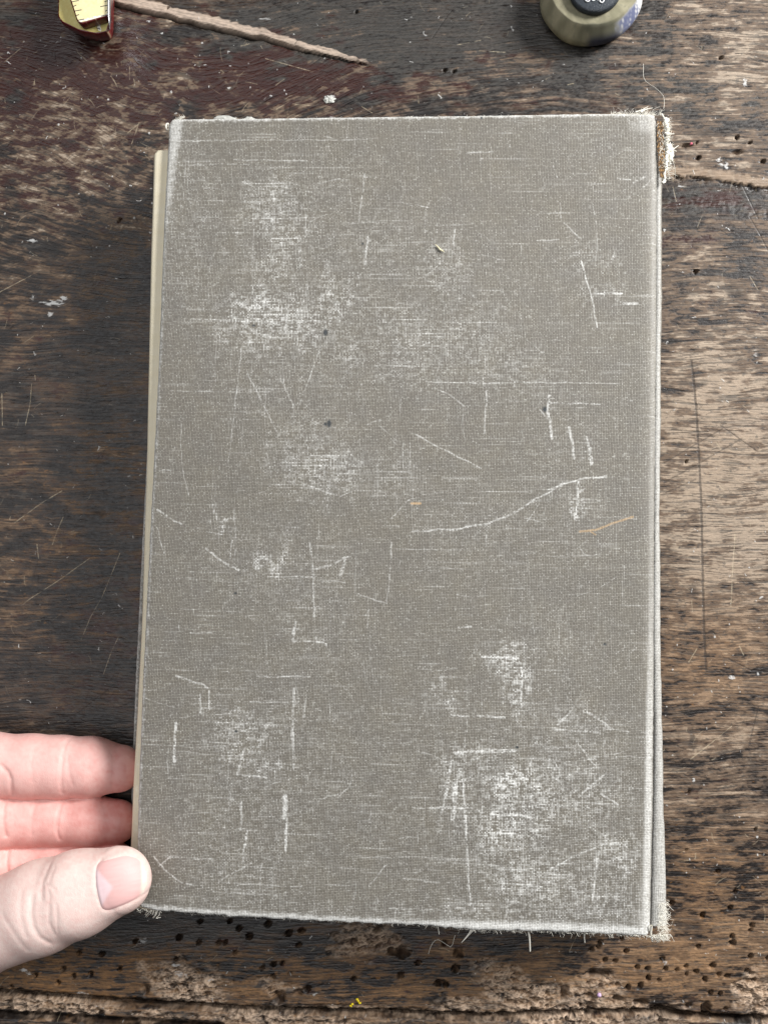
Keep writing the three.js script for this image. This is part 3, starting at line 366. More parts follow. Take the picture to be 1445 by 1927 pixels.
// the torn joint at the head of the spine: brown glue showing between cover and frayed cloth
{
  const glueMap = texture(64, 512, (i, j, o) => { const n = fbm(i / 16, j / 24, 4), k = step(-.05, .3, n); const a = S(58, 42, 28), b = S(176, 136, 84); for (let c = 0; c < 3; c++) o[c] = lerp(a[c], b[c], k * .8 + .2 * hash2(i, j)); }, true);
  const pos = [], uv = [], idx = [], N = 60; for (let i = 0; i <= N; i++) { const t = i / N, py = lerp(228, 334, t), e = Math.sin(Math.PI * clamp(t * .9 + .08, 0, 1)), cx = 1243 + 4 * t + 1.6 * perlin(t * 6, 2), w = (3.4 + 2.4 * perlin(t * 11, 3) + 1.2 * perlin(t * 30, 9)) * Math.pow(e, .5);
    const l = at(cx - w - 5, py, TOP - .0012), r = at(cx + w + 1, py, TOP - .0010); l.y += .00006 * perlin(i * .7, 1); r.y += .0001 * perlin(i * .7, 4); const m = l.clone().lerp(r, .5); m.y -= .0001;
    for (const p of [l, m, r]) pos.push(p.x, p.y, p.z); uv.push(0, t, .5, t, 1, t); if (i < N) { const a = 3 * i; idx.push(a, a + 3, a + 1, a + 1, a + 3, a + 4, a + 1, a + 4, a + 2, a + 2, a + 4, a + 5); } }
  const gm = new THREE.MeshStandardMaterial({ map: glueMap, roughness: .6, side: THREE.DoubleSide }); const g = mesh('torn_joint', geo(pos, idx, uv), gm, book); g.userData.label = 'brown glue in the torn joint';
  // ragged lip of cloth right of it
  const lip = []; for (let i = 0; i <= 26; i++) { const t = i / 26, py = lerp(222, 345, t), p = at(1252.5 + 3 * Math.sin(t * 3) + 3 * perlin(t * 9, 4) - 7 * t * t * t, py, TOP - .0012 - .0009 * t); lip.push(p); }
  const lg = tube(lip, .00062, .00035, 120, 10), lp = lg.attributes.position; for (let i = 0; i < lp.count; i++) { const f = 1 + 0; lp.setXYZ(i, lp.getX(i) + .0004 * perlin(lp.getZ(i) * 900, lp.getY(i) * 3000) + .0003 * perlin(lp.getZ(i) * 2600, lp.getX(i) * 2000), lp.getY(i) + .0003 * perlin(lp.getZ(i) * 1500, 3), lp.getZ(i)); } lg.computeVertexNormals();
  mesh('torn_cloth', lg, fibreMat, book);
  const f = at(1258, 290, TOP - .003); mesh('torn_cloth', lump(f.x, f.y, f.z, .0011, .0008, .0026, 5, .5), fibreMat, book);
}
// frayed fibres along the edges and corners (too many to pick apart)
{
  const parts = [], hair = (p, dir, len, r, curl) => { const a = p.clone(), b = p.clone().addScaledVector(dir, len * .5), c = p.clone().addScaledVector(dir, len); b.add(V(curl * (R() - .5), .3 * curl * (R() - .5), curl * (R() - .5)).multiplyScalar(len)); c.add(V(curl * 1.4 * (R() - .5), -.3 * R() * len / Math.max(len, 1e-6) * .0004, curl * 1.4 * (R() - .5)).multiplyScalar(len)); parts.push(tube([a, b, c], r, r * .5, 7, 4)); };
  const run = (n, fx, fy, dx, dz, l0, l1, r = .00007, spreadY = .002) => { for (let i = 0; i < n; i++) { const t = R(), p = at(fx(t), fy(t), TOP - .0003 - R() * spreadY), d = V(dx + (R() - .5) * 1.1, -.1 + .5 * (R() - .5), dz + (R() - .5) * 1.1).normalize(); hair(p, d, lerp(l0, l1, R() * R()), r * .62 * (.5 + .8 * R()), 1.1); } };
  const B = (x) => curve(edgeB, x), Tp = (x) => curve(edgeT, x);
  run(260, (t) => 265 + 970 * t, (t) => B(265 + 970 * t) - 3, .4, .5, .0002, .0008);
  run(240, (t) => 860 + 380 * t, (t) => B(860 + 380 * t) - 2, .6, .5, .0003, .0012, .00009);
  run(190, (t) => 1236 + 18 * R(), (t) => 1700 + 62 * t, .7, .2, .0006, .0022, .00009, .004);
  run(150, (t) => 1228 + 26 * t, (t) => 1758 + 6 * R(), .2, .8, .0006, .0018, .00009, .003);
  run(70, (t) => 330 + 900 * t, (t) => Tp(330 + 900 * t) + 4, 0, -.7, .0002, .0007, .00006, .001);
  run(150, (t) => 1150 + 95 * t, (t) => Tp(1150 + 95 * t) + 4, .3, -.8, .0005, .0019, .00008, .001);
  run(170, (t) => 1254 + 5 * R(), (t) => 222 + 115 * t, .8, -.1, .0004, .0018, .00008, .003);
  run(70, (t) => 1240 + 10 * R(), (t) => 228 + 100 * t, .3, .6, .0004, .0014, .00008, .0004);
  run(140, (t) => 318 + 30 * t, (t) => 240 - 20 * t, -.5, -.5, .0003, .0012, .00007, .0015);
  run(26, (t) => curve(edgeL, 1400 + 260 * t), (t) => 1400 + 260 * t, -.7, 0, .0002, .0007, .00007, .0015);
  run(60, (t) => 258 + 45 * t, (t) => 1708 + 6 * t, .1, .8, .0005, .002, .00008, .002);
  const o = mesh('frayed_fibres', mergeGeometries(parts), fibreMat, book); o.userData.kind = 'stuff';
  const th = (pts, y0, y1, r, r2) => { const n = pts.length - 1; mesh('loose_thread', tube(pts.map(([x, y], i) => at(x, y, lerp(y0, y1, i / n))), r, r2, 14, 6), fibreMat, book); };
  th([[994,1752],[996,1768],[997,1790]], TOP - .0012, TOP - .004, .00026, .00016); th([[890,1746],[880,1760],[868,1774]], TOP - .0012, TOP - .003, .0003, .00006); th([[893,1748],[884,1757],[874,1768]], TOP - .0010, TOP - .003, .0002, .00008);
  th([[823,1742],[825,1750],[826,1758]], TOP - .0012, TOP - .0025, .00016, .00008); th([[1100,1756],[1099,1764],[1100,1774]], TOP - .0015, TOP - .003, .00022, .0001); th([[1225,1742],[1224,1758],[1227,1771]], TOP - .0004, TOP - .003, .00032, .00025);
  th([[1250,250],[1258,252],[1268,252]], TOP - .001, TOP - .001, .0002, .00012); th([[1262,284],[1270,278],[1276,274]], TOP - .002, TOP - .002, .00018, .0001); th([[1262,282],[1268,283],[1272,285]], TOP - .002, TOP - .002, .00012, .0001);
  th([[1244,214],[1252,228],[1256,240]], TOP - .0006, TOP - .001, .0002, .00014); th([[1205,211],[1215,206],[1228,203]], TOP - .0008, TOP - .0008, .00028, .00006); th([[1195,211],[1207,207],[1219,200]], TOP - .0008, TOP - .0008, .0002, .00006);
  th([[1265,300],[1270,325],[1268,338],[1255,340]], TOP - .004, TOP - .012, .00007, .00006); th([[1248,205],[1249,195],[1247,180],[1232,165],[1212,150],[1210,120]], TOP - .002, TOP - .02, .00005, .00005);
  th([[297,1712],[293,1722],[289,1727]], TOP - .001, TOP - .003, .0003, .00018); th([[302,1714],[300,1722],[294,1728],[303,1726]], TOP - .0012, TOP - .003, .00016, .0001);
  th([[806,1795],[812,1778],[822,1768],[838,1776],[848,1782],[856,1760]], TOP - .021, TOP - .019, .00006, .00006);
  th([[320,238],[315,232],[313,240],[317,245],[320,238]], TOP - .0012, TOP - .0012, .0003, .0002);
}
console.log('book built');

// ---------- the hand ----------
const J = (px, py, y) => at(px, py, y);
const bone = (a, b, ra, rb) => { const ab = b.clone().sub(a); return { ax: a.x, ay: a.y, az: a.z, bx: ab.x, by: ab.y, bz: ab.z, l2: ab.lengthSq(), ra, rb }; };
const chain = (js) => { const out = []; for (let i = 1; i < js.length; i++) out.push(bone(js[i - 1][0], js[i][0], js[i - 1][1], js[i][1])); return out; };
const indexF = chain([[J(-330, 1420, .021), .0105], [J(-22, 1441, .0125), .0086], [J(60, 1442, .0104), .0082], [J(114, 1443, .0094), .0080], [J(172, 1443, .0086), .0077], [J(224, 1446, .0075), .0063]]);
const middleF = chain([[J(-340, 1540, .020), .0105], [J(-10, 1543, .0110), .0076], [J(60, 1541, .0080), .0069], [J(107, 1541, .0074), .0067], [J(168, 1544, .0070), .0066], [J(220, 1546, .0066), .0058]]);
const ringF = chain([[J(-330, 1640, .018), .0095], [J(-6, 1626, .0088), .0070], [J(60, 1623, .0056), .0063], [J(102, 1621, .0052), .0061], [J(160, 1622, .0052), .0060], [J(215, 1624, .0062), .0055]]);
const littleF = chain([[J(-300, 1730, .016), .0085], [J(-40, 1708, .010), .0062], [J(60, 1700, .0078), .0056], [J(120, 1696, .0074), .0050]]);
const thumbF = chain([[J(-560, 1730, .024), .0160], [J(-230, 1815, .023), .0135], [J(-40, 1752, .0262), .0108], [J(80, 1706, .0282), .0109], [J(150, 1681, .0298), .0100], [J(222, 1657, .0312), .0080]]);
const palmB = [[-330, 1420, .021, .011], [-340, 1540, .020, .011], [-330, 1640, .018, .0105], [-300, 1730, .016, .010]].map(([x, y, h, r]) => bone(J(x, y, h), J(-820, 1620, .024), r, .018));
palmB.push(bone(J(-820, 1600, .025), J(-1150, 1640, .028), .022, .024), bone(J(-820, 1680, .024), J(-1150, 1720, .028), .018, .022));
const skinCuts = [   // creases: points in photo pixels, height of the skin there, depth, width
  { on: 0, h: .0170, d: .00024, w: .0005, p: [[114,1400],[117,1430],[116,1461],[112,1496]] }, { on: 0, h: .019, d: .0004, w: .0006, p: [[4,1440],[16,1452],[21,1466],[17,1498]] }, { on: 0, h: .018, d: .0001, w: .0005, p: [[59,1410],[62,1470]] }, { on: 0, h: .0175, d: .0001, w: .0005, p: [[122,1420],[128,1450],[134,1480]] },
  { on: 1, h: .0148, d: .00026, w: .0005, p: [[108,1508],[107,1520],[105,1566],[107,1582]] }, { on: 1, h: .016, d: .0005, w: .0006, p: [[3,1500],[8,1530],[12,1572]] }, { on: 1, h: .015, d: .00016, w: .0006, p: [[60,1520],[58,1570]] },
  { on: 2, h: .0142, d: .0003, w: .0005, p: [[103,1575],[102,1595],[100,1640]] }, { on: 2, h: .015, d: .0009, w: .0008, p: [[4,1600],[10,1650]] },
  { on: 4, h: .0382, d: .00036, w: .0007, p: [[80,1640],[78,1662],[81,1690]] }, { on: 4, h: .0382, d: .00040, w: .0007, p: [[62,1690],[63,1715],[67,1742],[76,1764],[88,1778]] }, { on: 4, h: .0382, d: .00026, w: .0006, p: [[97,1702],[96,1735],[104,1760]] }, { on: 4, h: .0382, d: .0002, w: .0005, p: [[95,1640],[91,1668],[97,1690]] }, { on: 4, h: .0382, d: .0002, w: .0005, p: [[110,1700],[112,1730],[108,1758]] }, { on: 4, h: .038, d: .00018, w: .0006, p: [[40,1680],[44,1720],[54,1760]] }, { on: 4, h: .038, d: .00018, w: .0007, p: [[8,1720],[30,1750],[50,1790]] }, { on: 4, h: .0382, d: .00024, w: .0005, p: [[86,1665],[104,1672]] },
];
const nailRim = [[181,1637],[186,1624],[210,1615],[240,1609],[262,1616],[275,1636],[279,1658],[272,1678],[255,1692],[230,1704],[204,1713],[194,1711],[186,1690],[181,1662]];
skinCuts.push({ on: 4, h: .0385, d: .0002, w: .0005, nail: 1, p: [[262,1695],[230,1707],[204,1716],[193,1713],[184,1690],[179,1662],[179,1637],[185,1621],[210,1611],[240,1605]] });
for (const c of skinCuts) c.q = c.p.map(([x, y]) => at(x, y, c.h));
const bd = (b, x, y, z) => { const dx = x - b.ax, dy = y - b.ay, dz = z - b.az; let t = (dx * b.bx + dy * b.by + dz * b.bz) / b.l2; t = t < 0 ? 0 : t > 1 ? 1 : t; const ex = dx - t * b.bx, ey = dy - t * b.by, ez = dz - t * b.bz; return Math.sqrt(ex * ex + ey * ey + ez * ez) - b.ra - t * (b.rb - b.ra); };
const smin = (a, b, k) => { const h = Math.max(k - Math.abs(a - b), 0) / k; return Math.min(a, b) - h * h * k * .25; };
const chainD = (c, x, y, z, k) => { let d = 1; for (const b of c) d = smin(d, bd(b, x, y, z), k); return d; };
const cutD = (on, x, z) => { let s = 0; for (const c of skinCuts) if (c.on === on) { let m = 1; for (let i = 1; i < c.q.length; i++) { const a = c.q[i - 1], b = c.q[i], vx = b.x - a.x, vz = b.z - a.z, t = clamp(((x - a.x) * vx + (z - a.z) * vz) / (vx * vx + vz * vz), 0, 1); m = Math.min(m, Math.hypot(x - a.x - t * vx, z - a.z - t * vz)); } if (m < c.w * 3) s = Math.max(s, (on === 4 && !c.nail ? .5 : .8) * c.d * Math.exp(-(m / c.w) * (m / c.w))); } return s; };
const fingers = [indexF, middleF, ringF, littleF, thumbF], fd = [0, 0, 0, 0, 0];
const nailN = V(.10, .985, -.10).normalize(), nailP = at(230, 1661, .0383);
function handD(x, y, z, fineDetail = true) {
  let palm = 1; for (const b of palmB) palm = smin(palm, bd(b, x, y, z), .012);
  for (let f = 0; f < 5; f++) {
    let d = chainD(fingers[f], x, y, z, .0018);
    if (f === 4 && d < .004) { const pl = (x - nailP.x) * nailN.x + (y - nailP.y) * nailN.y + (z - nailP.z) * nailN.z; d = -smin(-d, -pl, .0035); }
    if (fineDetail && d < .003 && f !== 3 && x > -.125) d += cutD(f, x, z) * step(-.002, .002, y - (f === 4 ? .029 : .010));
    fd[f] = d;
  }
  let d = smin(smin(smin(fd[0], fd[1], .0009), fd[2], .0009), fd[3], .0009); d = smin(d, palm, .006);
  const web = x < -.14 ? .012 : .0009; return smin(d, fd[4], web);
}
const axisOf = (parts) => { const s = []; for (const [a, b, st] of parts) for (let x = a; x < b - st * .3; x += st) s.push(x); return s; };
const handMesh = (() => {
  const xs = axisOf([[-.335, -.115, .0022], [-.115, -.054, .00052]]), ys = axisOf([[-.006, .052, .00062]]), zs = axisOf([[.018, .125, .00062]]), nx = xs.length, ny = ys.length, nz = zs.length, F = new Float32Array(nx * ny * nz), id = (i, j, k) => (k * ny + j) * nx + i;
  for (let k = 0; k < nz; k++) for (let j = 0; j < ny; j++) for (let i = 0; i < nx; ) { const d = handD(xs[i], ys[j], zs[k]); F[id(i, j, k)] = d; i++; let left = d - .003; while (i < nx && left > xs[i] - xs[i - 1]) { left -= xs[i] - xs[i - 1]; F[id(i, j, k)] = .002 + left; i++; } }
  const vert = new Int32Array(nx * ny * nz).fill(-1), pos = [], idx = [], E = [[0,1],[2,3],[4,5],[6,7],[0,2],[1,3],[4,6],[5,7],[0,4],[1,5],[2,6],[3,7]];
  for (let k = 0; k + 1 < nz; k++) for (let j = 0; j + 1 < ny; j++) for (let i = 0; i + 1 < nx; i++) {
    const c = []; let m = 0; for (let q = 0; q < 8; q++) { const v = F[id(i + (q & 1), j + ((q >> 1) & 1), k + (q >> 2))]; c.push(v); if (v < 0) m |= 1 << q; } if (m === 0 || m === 255) continue;
    let sx = 0, sy = 0, sz = 0, n = 0; for (const [a, b] of E) if ((c[a] < 0) !== (c[b] < 0)) { const t = c[a] / (c[a] - c[b]); sx += lerp(xs[i + (a & 1)], xs[i + (b & 1)], t); sy += lerp(ys[j + ((a >> 1) & 1)], ys[j + ((b >> 1) & 1)], t); sz += lerp(zs[k + (a >> 2)], zs[k + (b >> 2)], t); n++; }
    vert[id(i, j, k)] = pos.length / 3; pos.push(sx / n, sy / n, sz / n);
  }
  const quad = (a, b, c, d, flip) => { if (a < 0 || b < 0 || c < 0 || d < 0) return; flip ? idx.push(a, c, b, a, d, c) : idx.push(a, b, c, a, c, d); };
  for (let k = 1; k + 1 < nz; k++) for (let j = 1; j + 1 < ny; j++) for (let i = 1; i + 1 < nx; i++) {
    const s = F[id(i, j, k)] < 0;
    if (s !== F[id(i + 1, j, k)] < 0) quad(vert[id(i, j - 1, k - 1)], vert[id(i, j, k - 1)], vert[id(i, j, k)], vert[id(i, j - 1, k)], !s);
    if (s !== F[id(i, j + 1, k)] < 0) quad(vert[id(i - 1, j, k - 1)], vert[id(i - 1, j, k)], vert[id(i, j, k)], vert[id(i, j, k - 1)], !s);
    if (s !== F[id(i, j, k + 1)] < 0) quad(vert[id(i - 1, j - 1, k)], vert[id(i, j - 1, k)], vert[id(i, j, k)], vert[id(i - 1, j, k)], !s);
  }
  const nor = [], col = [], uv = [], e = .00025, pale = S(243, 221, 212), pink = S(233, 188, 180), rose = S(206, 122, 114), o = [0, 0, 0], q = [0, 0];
  for (let v = 0; v < pos.length; v += 3) {
    let x = pos[v], y = pos[v + 1], z = pos[v + 2], gx, gy, gz, l;
    for (let it = 0; it < 2; it++) { const d = handD(x, y, z); gx = handD(x + e, y, z) - handD(x - e, y, z); gy = handD(x, y + e, z) - handD(x, y - e, z); gz = handD(x, y, z + e) - handD(x, y, z - e); l = Math.hypot(gx, gy, gz) || 1; gx /= l; gy /= l; gz /= l; if (it === 0) { const s = clamp(d, -.0006, .0006) * .9; x -= gx * s; y -= gy * s; z -= gz * s; } }
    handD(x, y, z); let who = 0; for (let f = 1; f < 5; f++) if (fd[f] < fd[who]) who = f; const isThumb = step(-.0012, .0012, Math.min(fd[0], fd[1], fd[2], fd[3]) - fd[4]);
    pos[v] = x; pos[v + 1] = y; pos[v + 2] = z; nor.push(gx, gy, gz); uv.push(x / .014, z / .014); toPixel(x, y, z, q);
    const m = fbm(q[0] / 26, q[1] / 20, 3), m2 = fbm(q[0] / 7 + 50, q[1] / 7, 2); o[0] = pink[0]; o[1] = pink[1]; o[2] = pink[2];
    mixTo(o, rose, clamp((.12 + .3 * step(110, 250, q[0] + 30 * m) + .3 * m2 + .22 * step(1490, 1510, q[1])) * (1 + .5 * m) + .12 * step(.0, .0008, .0006) * m, 0, .9)); mixTo(o, pale, isThumb * clamp(.92 + .12 * m, 0, 1)); mixTo(o, rose, isThumb * clamp(.12 + .3 * m2 + .2 * m, 0, .3));  // rose at tips and lower fingers is partly shade put into skin colour
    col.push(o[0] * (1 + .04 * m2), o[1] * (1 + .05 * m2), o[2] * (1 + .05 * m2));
  }
  const g = new THREE.BufferGeometry(); g.setAttribute('position', new THREE.Float32BufferAttribute(pos, 3)); g.setAttribute('normal', new THREE.Float32BufferAttribute(nor, 3)); g.setAttribute('color', new THREE.Float32BufferAttribute(col, 3)); g.setAttribute('uv', new THREE.Float32BufferAttribute(uv, 2)); g.setIndex(idx); return g;
})();
const hand = thing('hand', 'pale hand holding the lower corner of the old book, thumb on top', 'hand');
const skinBump = texture(512, 512, (i, j, o) => { const x = i / 512, y = j / 512, w = .4 * perlin(x * 9, y * 9), l1 = 1 - Math.abs(perlin(x * 46 + w * 3, y * 13 + w)) * 3, l2 = 1 - Math.abs(perlin(x * 20 + 7, y * 44 + w * 4)) * 3.2, l3 = 1 - Math.abs(perlin(x * 70 + 3, y * 60)) * 3; o[0] = o[1] = o[2] = .62 - .2 * Math.max(l1, 0) - .16 * Math.max(l2, 0) - .12 * Math.max(l3, 0) + .1 * perlin(x * 90, y * 90); });
skinBump.wrapS = skinBump.wrapT = THREE.MirroredRepeatWrapping;
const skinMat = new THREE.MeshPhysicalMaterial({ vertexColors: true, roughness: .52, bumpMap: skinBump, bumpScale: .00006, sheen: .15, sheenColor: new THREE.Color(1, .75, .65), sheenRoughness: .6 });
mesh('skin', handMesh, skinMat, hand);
{ // thumb nail: a thin curved plate on the thumb
  const hit = (px, py) => { const d = ray(px, py).normalize(); let t = .17; for (let i = 0; i < 90; i++) { const p = CAM.clone().addScaledVector(d, t), s = handD(p.x, p.y, p.z, false); if (s < 1e-6) break; t += s * .8; } return CAM.clone().addScaledVector(d, t); };
  const c = [229, 1661], rings = 14, N = 72, rim = new THREE.CatmullRomCurve3(nailRim.map(([x, y]) => V(x, y, 0)), true).getSpacedPoints(N).slice(0, N), pos = [], col = [], idx = [], o = [0, 0, 0];
  for (let r = 0; r <= rings; r++) for (let k = 0; k < N; k++) {
    const s = Math.pow(r / rings, .85), px = lerp(c[0], rim[k].x, s), py = lerp(c[1], rim[k].y, s), p = hit(px, py), tip = step(262, 276, px);
    p.y += (s > .985 ? -.00015 : .00022 * (1 - Math.pow(s, 8))) + tip * .00005; pos.push(p.x, p.y, p.z);
    const base = S(228, 182, 178), moon = S(236, 212, 216), edge = S(236, 228, 212), rib = perlin(py / 3.2 + px * .05, px / 40); o[0] = base[0]; o[1] = base[1]; o[2] = base[2];
    const across = (py - 1637) / 76, bulge = 181 + 12 * across + 28 * Math.max(0, 1 - Math.abs(across - .42) / .5); mixTo(o, moon, .8 * (1 - step(-6, 4, px - bulge)));
    mixTo(o, edge, .9 * step(-3, 3, px - (268 - .0025 * (py - 1652) ** 2))); const f = 1 + .07 * rib; col.push(o[0] * f, o[1] * f, o[2] * f);
  }
  for (let r = 0; r < rings; r++) for (let k = 0; k < N; k++) { const a = r * N + k, b = r * N + (k + 1) % N; idx.push(a, a + N, b, b, a + N, b + N); }
  const g = geo(pos, idx, null, col); let up = 0; for (let i = 0; i < g.attributes.normal.count; i++) up += g.attributes.normal.getY(i); if (up < 0) { for (let i = 0; i < idx.length; i += 3) [idx[i + 1], idx[i + 2]] = [idx[i + 2], idx[i + 1]]; g.setIndex(idx); g.computeVertexNormals(); }
  mesh('thumb_nail', g, new THREE.MeshPhysicalMaterial({ vertexColors: true, roughness: .55, specularIntensity: .5, side: THREE.DoubleSide }), hand);
}
console.log('hand built');

// ---------- folding rule at the upper left ----------
function slab(name, px, y, thick, topMat, sideMat, parent, taper = 0, ticks) {   // outline in photo pixels at height y, extruded down; top and sides are separate parts
  const pts = px.map(([a, b]) => at(a, b, y)), c = V(0, 0, 0); pts.forEach((p) => c.addScaledVector(p, 1 / pts.length));
  const curveP = []; const N = pts.length; for (let i = 0; i < N; i++) { const p = pts[i], a = pts[(i + N - 1) % N], b = pts[(i + 1) % N], r = .0007, la = p.distanceTo(a), lb = p.distanceTo(b); const s = p.clone().lerp(a, Math.min(.4, r / la)), e = p.clone().lerp(b, Math.min(.4, r / lb)); for (let k = 0; k <= 4; k++) { const t = k / 4; curveP.push(s.clone().multiplyScalar((1 - t) ** 2).addScaledVector(p, 2 * t * (1 - t)).addScaledVector(e, t * t)); } }
  const n = curveP.length, lv = [[.00045, 0], [.00018, -.00006], [0, -.0003], [.00002, -thick * .5], [taper, -thick + .0003], [taper + .0003, -thick]], pos = [], idx = [], uv = [];
  for (const [ins, dy] of lv) for (const p of curveP) { const d = c.clone().sub(p); d.y = 0; d.normalize(); const wob = .00012 * perlin(p.x * 700, p.z * 700 + dy * 900); pos.push(p.x + d.x * (ins + wob), y + dy, p.z + d.z * (ins + wob)); uv.push(p.x, p.z); }
  for (let l = 0; l + 1 < lv.length; l++) for (let i = 0; i < n; i++) { const a = l * n + i, b = l * n + (i + 1) % n; idx.push(a, b, a + n, b, b + n, a + n); }
  const cb = pos.length / 3; pos.push(c.x, y - thick, c.z); uv.push(0, 0); for (let i = 0; i < n; i++) idx.push(cb, (lv.length - 1) * n + i, (lv.length - 1) * n + (i + 1) % n);
  const side = geo(pos, idx, uv), tp = [c.x, y, c.z], ti = [], tu = [0, 0], X0 = at(100, -60, y), X1 = at(220, 62, y); tu[0] = (c.x - X0.x) / (X1.x - X0.x); tu[1] = (c.z - X0.z) / (X1.z - X0.z);
  for (let i = 0; i < n; i++) { tp.push(pos[3 * i], pos[3 * i + 1], pos[3 * i + 2]); tu.push((pos[3 * i] - X0.x) / (X1.x - X0.x), (pos[3 * i + 2] - X0.z) / (X1.z - X0.z)); ti.push(0, 1 + (i + 1) % n, 1 + i); }
  const top = geo(tp, ti, tu); if (top.attributes.normal.getY(0) < 0) { for (let i = 0; i < ti.length; i += 3) [ti[i + 1], ti[i + 2]] = [ti[i + 2], ti[i + 1]]; top.setIndex(ti); top.computeVertexNormals(); for (let i = 0; i < idx.length; i += 3) [idx[i + 1], idx[i + 2]] = [idx[i + 2], idx[i + 1]]; side.setIndex(idx); side.computeVertexNormals(); }
  const s = mesh(name, side, sideMat, parent); mesh('printed_face', top, topMat, s); return s;
}
function printFace(tone, ticks, chips) {               // printed face in the photo's pixel frame 100..220 x -60..62, eight texels a pixel
  const K = 6, w = 120 * K, h = 122 * K, cv = document.createElement('canvas'); cv.width = w; cv.height = h; const x = cv.getContext('2d'), r = rng(5); x.fillStyle = tone; x.fillRect(0, 0, w, h);
  const u = (a) => (a - 100) * K, v = (b) => (b + 60) * K;
  for (let i = 0; i < 900; i++) { const a = r() * w, b = r() * h, s = 4 + 30 * r(); x.fillStyle = r() < .5 ? 'rgba(190,160,90,.05)' : 'rgba(255,250,225,.06)'; x.beginPath(); x.ellipse(a, b, s, s * .5, r() * 3, 0, 7); x.fill(); }
  for (let i = 0; i < 260; i++) { x.fillStyle = 'rgba(90,70,30,.25)'; x.fillRect(r() * w, r() * h, 2 + 3 * r(), 2); }
  if (chips) { x.fillStyle = '#f2efe2'; for (const [a, b, c, d] of chips) { for (let i = 0; i < 26; i++) { const t = i / 25; x.beginPath(); x.ellipse(u(lerp(a, c, t) + 3 * (r() - .5)), v(lerp(b, d, t) + 2 * (r() - .5)), 8 + 14 * r(), 6 + 6 * r(), r(), 0, 7); x.fill(); } } }
  x.strokeStyle = '#17150f'; x.lineWidth = 1.4 * K; for (const [a, b, c, d] of ticks) { x.beginPath(); x.moveTo(u(a), v(b)); x.lineTo(u(c), v(d)); x.stroke(); }
  const t = new THREE.CanvasTexture(cv); t.flipY = false; t.colorSpace = THREE.SRGBColorSpace; t.magFilter = THREE.LinearFilter; return t;
}
const rule = thing('folding_rule', 'folded wooden measuring rule with red edges and black tick marks', 'ruler');
{
  const redMap = texture(128, 128, (i, j, o) => { const n = fbm(i / 12, j / 12, 3), k = step(.28, .5, n); const a = S(92, 17, 18), b = S(214, 196, 160); for (let c = 0; c < 3; c++) o[c] = lerp(a[c] * (.9 + .3 * hash2(i, j)), b[c], k * .55); }, true); redMap.wrapS = redMap.wrapT = THREE.RepeatWrapping; redMap.repeat.set(70, 70);
  const red = new THREE.MeshPhysicalMaterial({ map: redMap, roughness: .35, clearcoat: .3, clearcoatRoughness: .3 });
  const tk = []; for (let y = 40, i = 0; y > -70; y -= 8.6, i++) { const L = 132.5 + y * .34 + 3.5, l = i % 2 ? 5 : 12, l2 = i % 2 ? 7 : 15; tk.push([L, y - 2.5, L + l, y - 4.5]); const Rr = 203 + y * .12 - 2; tk.push([Rr, y - 12.5, Rr - l2, y - 9.5]); }
  const upper = new THREE.MeshPhysicalMaterial({ map: printFace('#ecdfae', tk, [[150, 40, 204, 28]]), roughness: .4, clearcoat: .2 }), lower = new THREE.MeshPhysicalMaterial({ map: printFace('#c9bb74', [[184, 52, 191, 54.5], [186, 44, 192, 46]], [[186, 40, 190, 56]]), roughness: .45 });  // lower faces get a darker tone, shade put into the print colour
  slab('slat', [[112, -70], [109, 31], [117, 42], [150, 58], [182, 64], [202, 60], [207, 44], [210, -70]], .0088, .0044, lower, red, rule, .0006);
  slab('slat', [[120, -70], [118, 28], [126, 42], [152, 60], [182, 66], [203, 62], [207, 46], [210, -70]], .0043, .0042, lower, red, rule, .0004);
  slab('slat', [[112, -70], [131, -3], [146, 41], [153, 45], [204, 30], [208, 24], [203, -70]], .0119, .0030, upper, red, rule, .0002);
  const metal = new THREE.MeshStandardMaterial({ color: new THREE.Color().setRGB(.62, .63, .66), metalness: 1, roughness: .32 });
  const pos = [], idx = [], M = 24; for (let i = 0; i <= M; i++) { const t = i / M, py = lerp(-60, 56, t), nar = 1 - .85 * step(.72, 1, t); for (const [k, y] of [[0, .0127], [.25, .0129], [.6, .0118], [1, .0070], [1.0, .0005]]) { const p = at(207 - 4 * nar + 10 * nar * k + 2 * t * 0, py, y); pos.push(p.x, y, p.z); } if (i < M) for (let j = 0; j < 4; j++) { const a = i * 5 + j; idx.push(a, a + 5, a + 1, a + 1, a + 5, a + 6); } }
  metal.side = THREE.DoubleSide; mesh('metal_clip', geo(pos, idx), metal, rule);
}
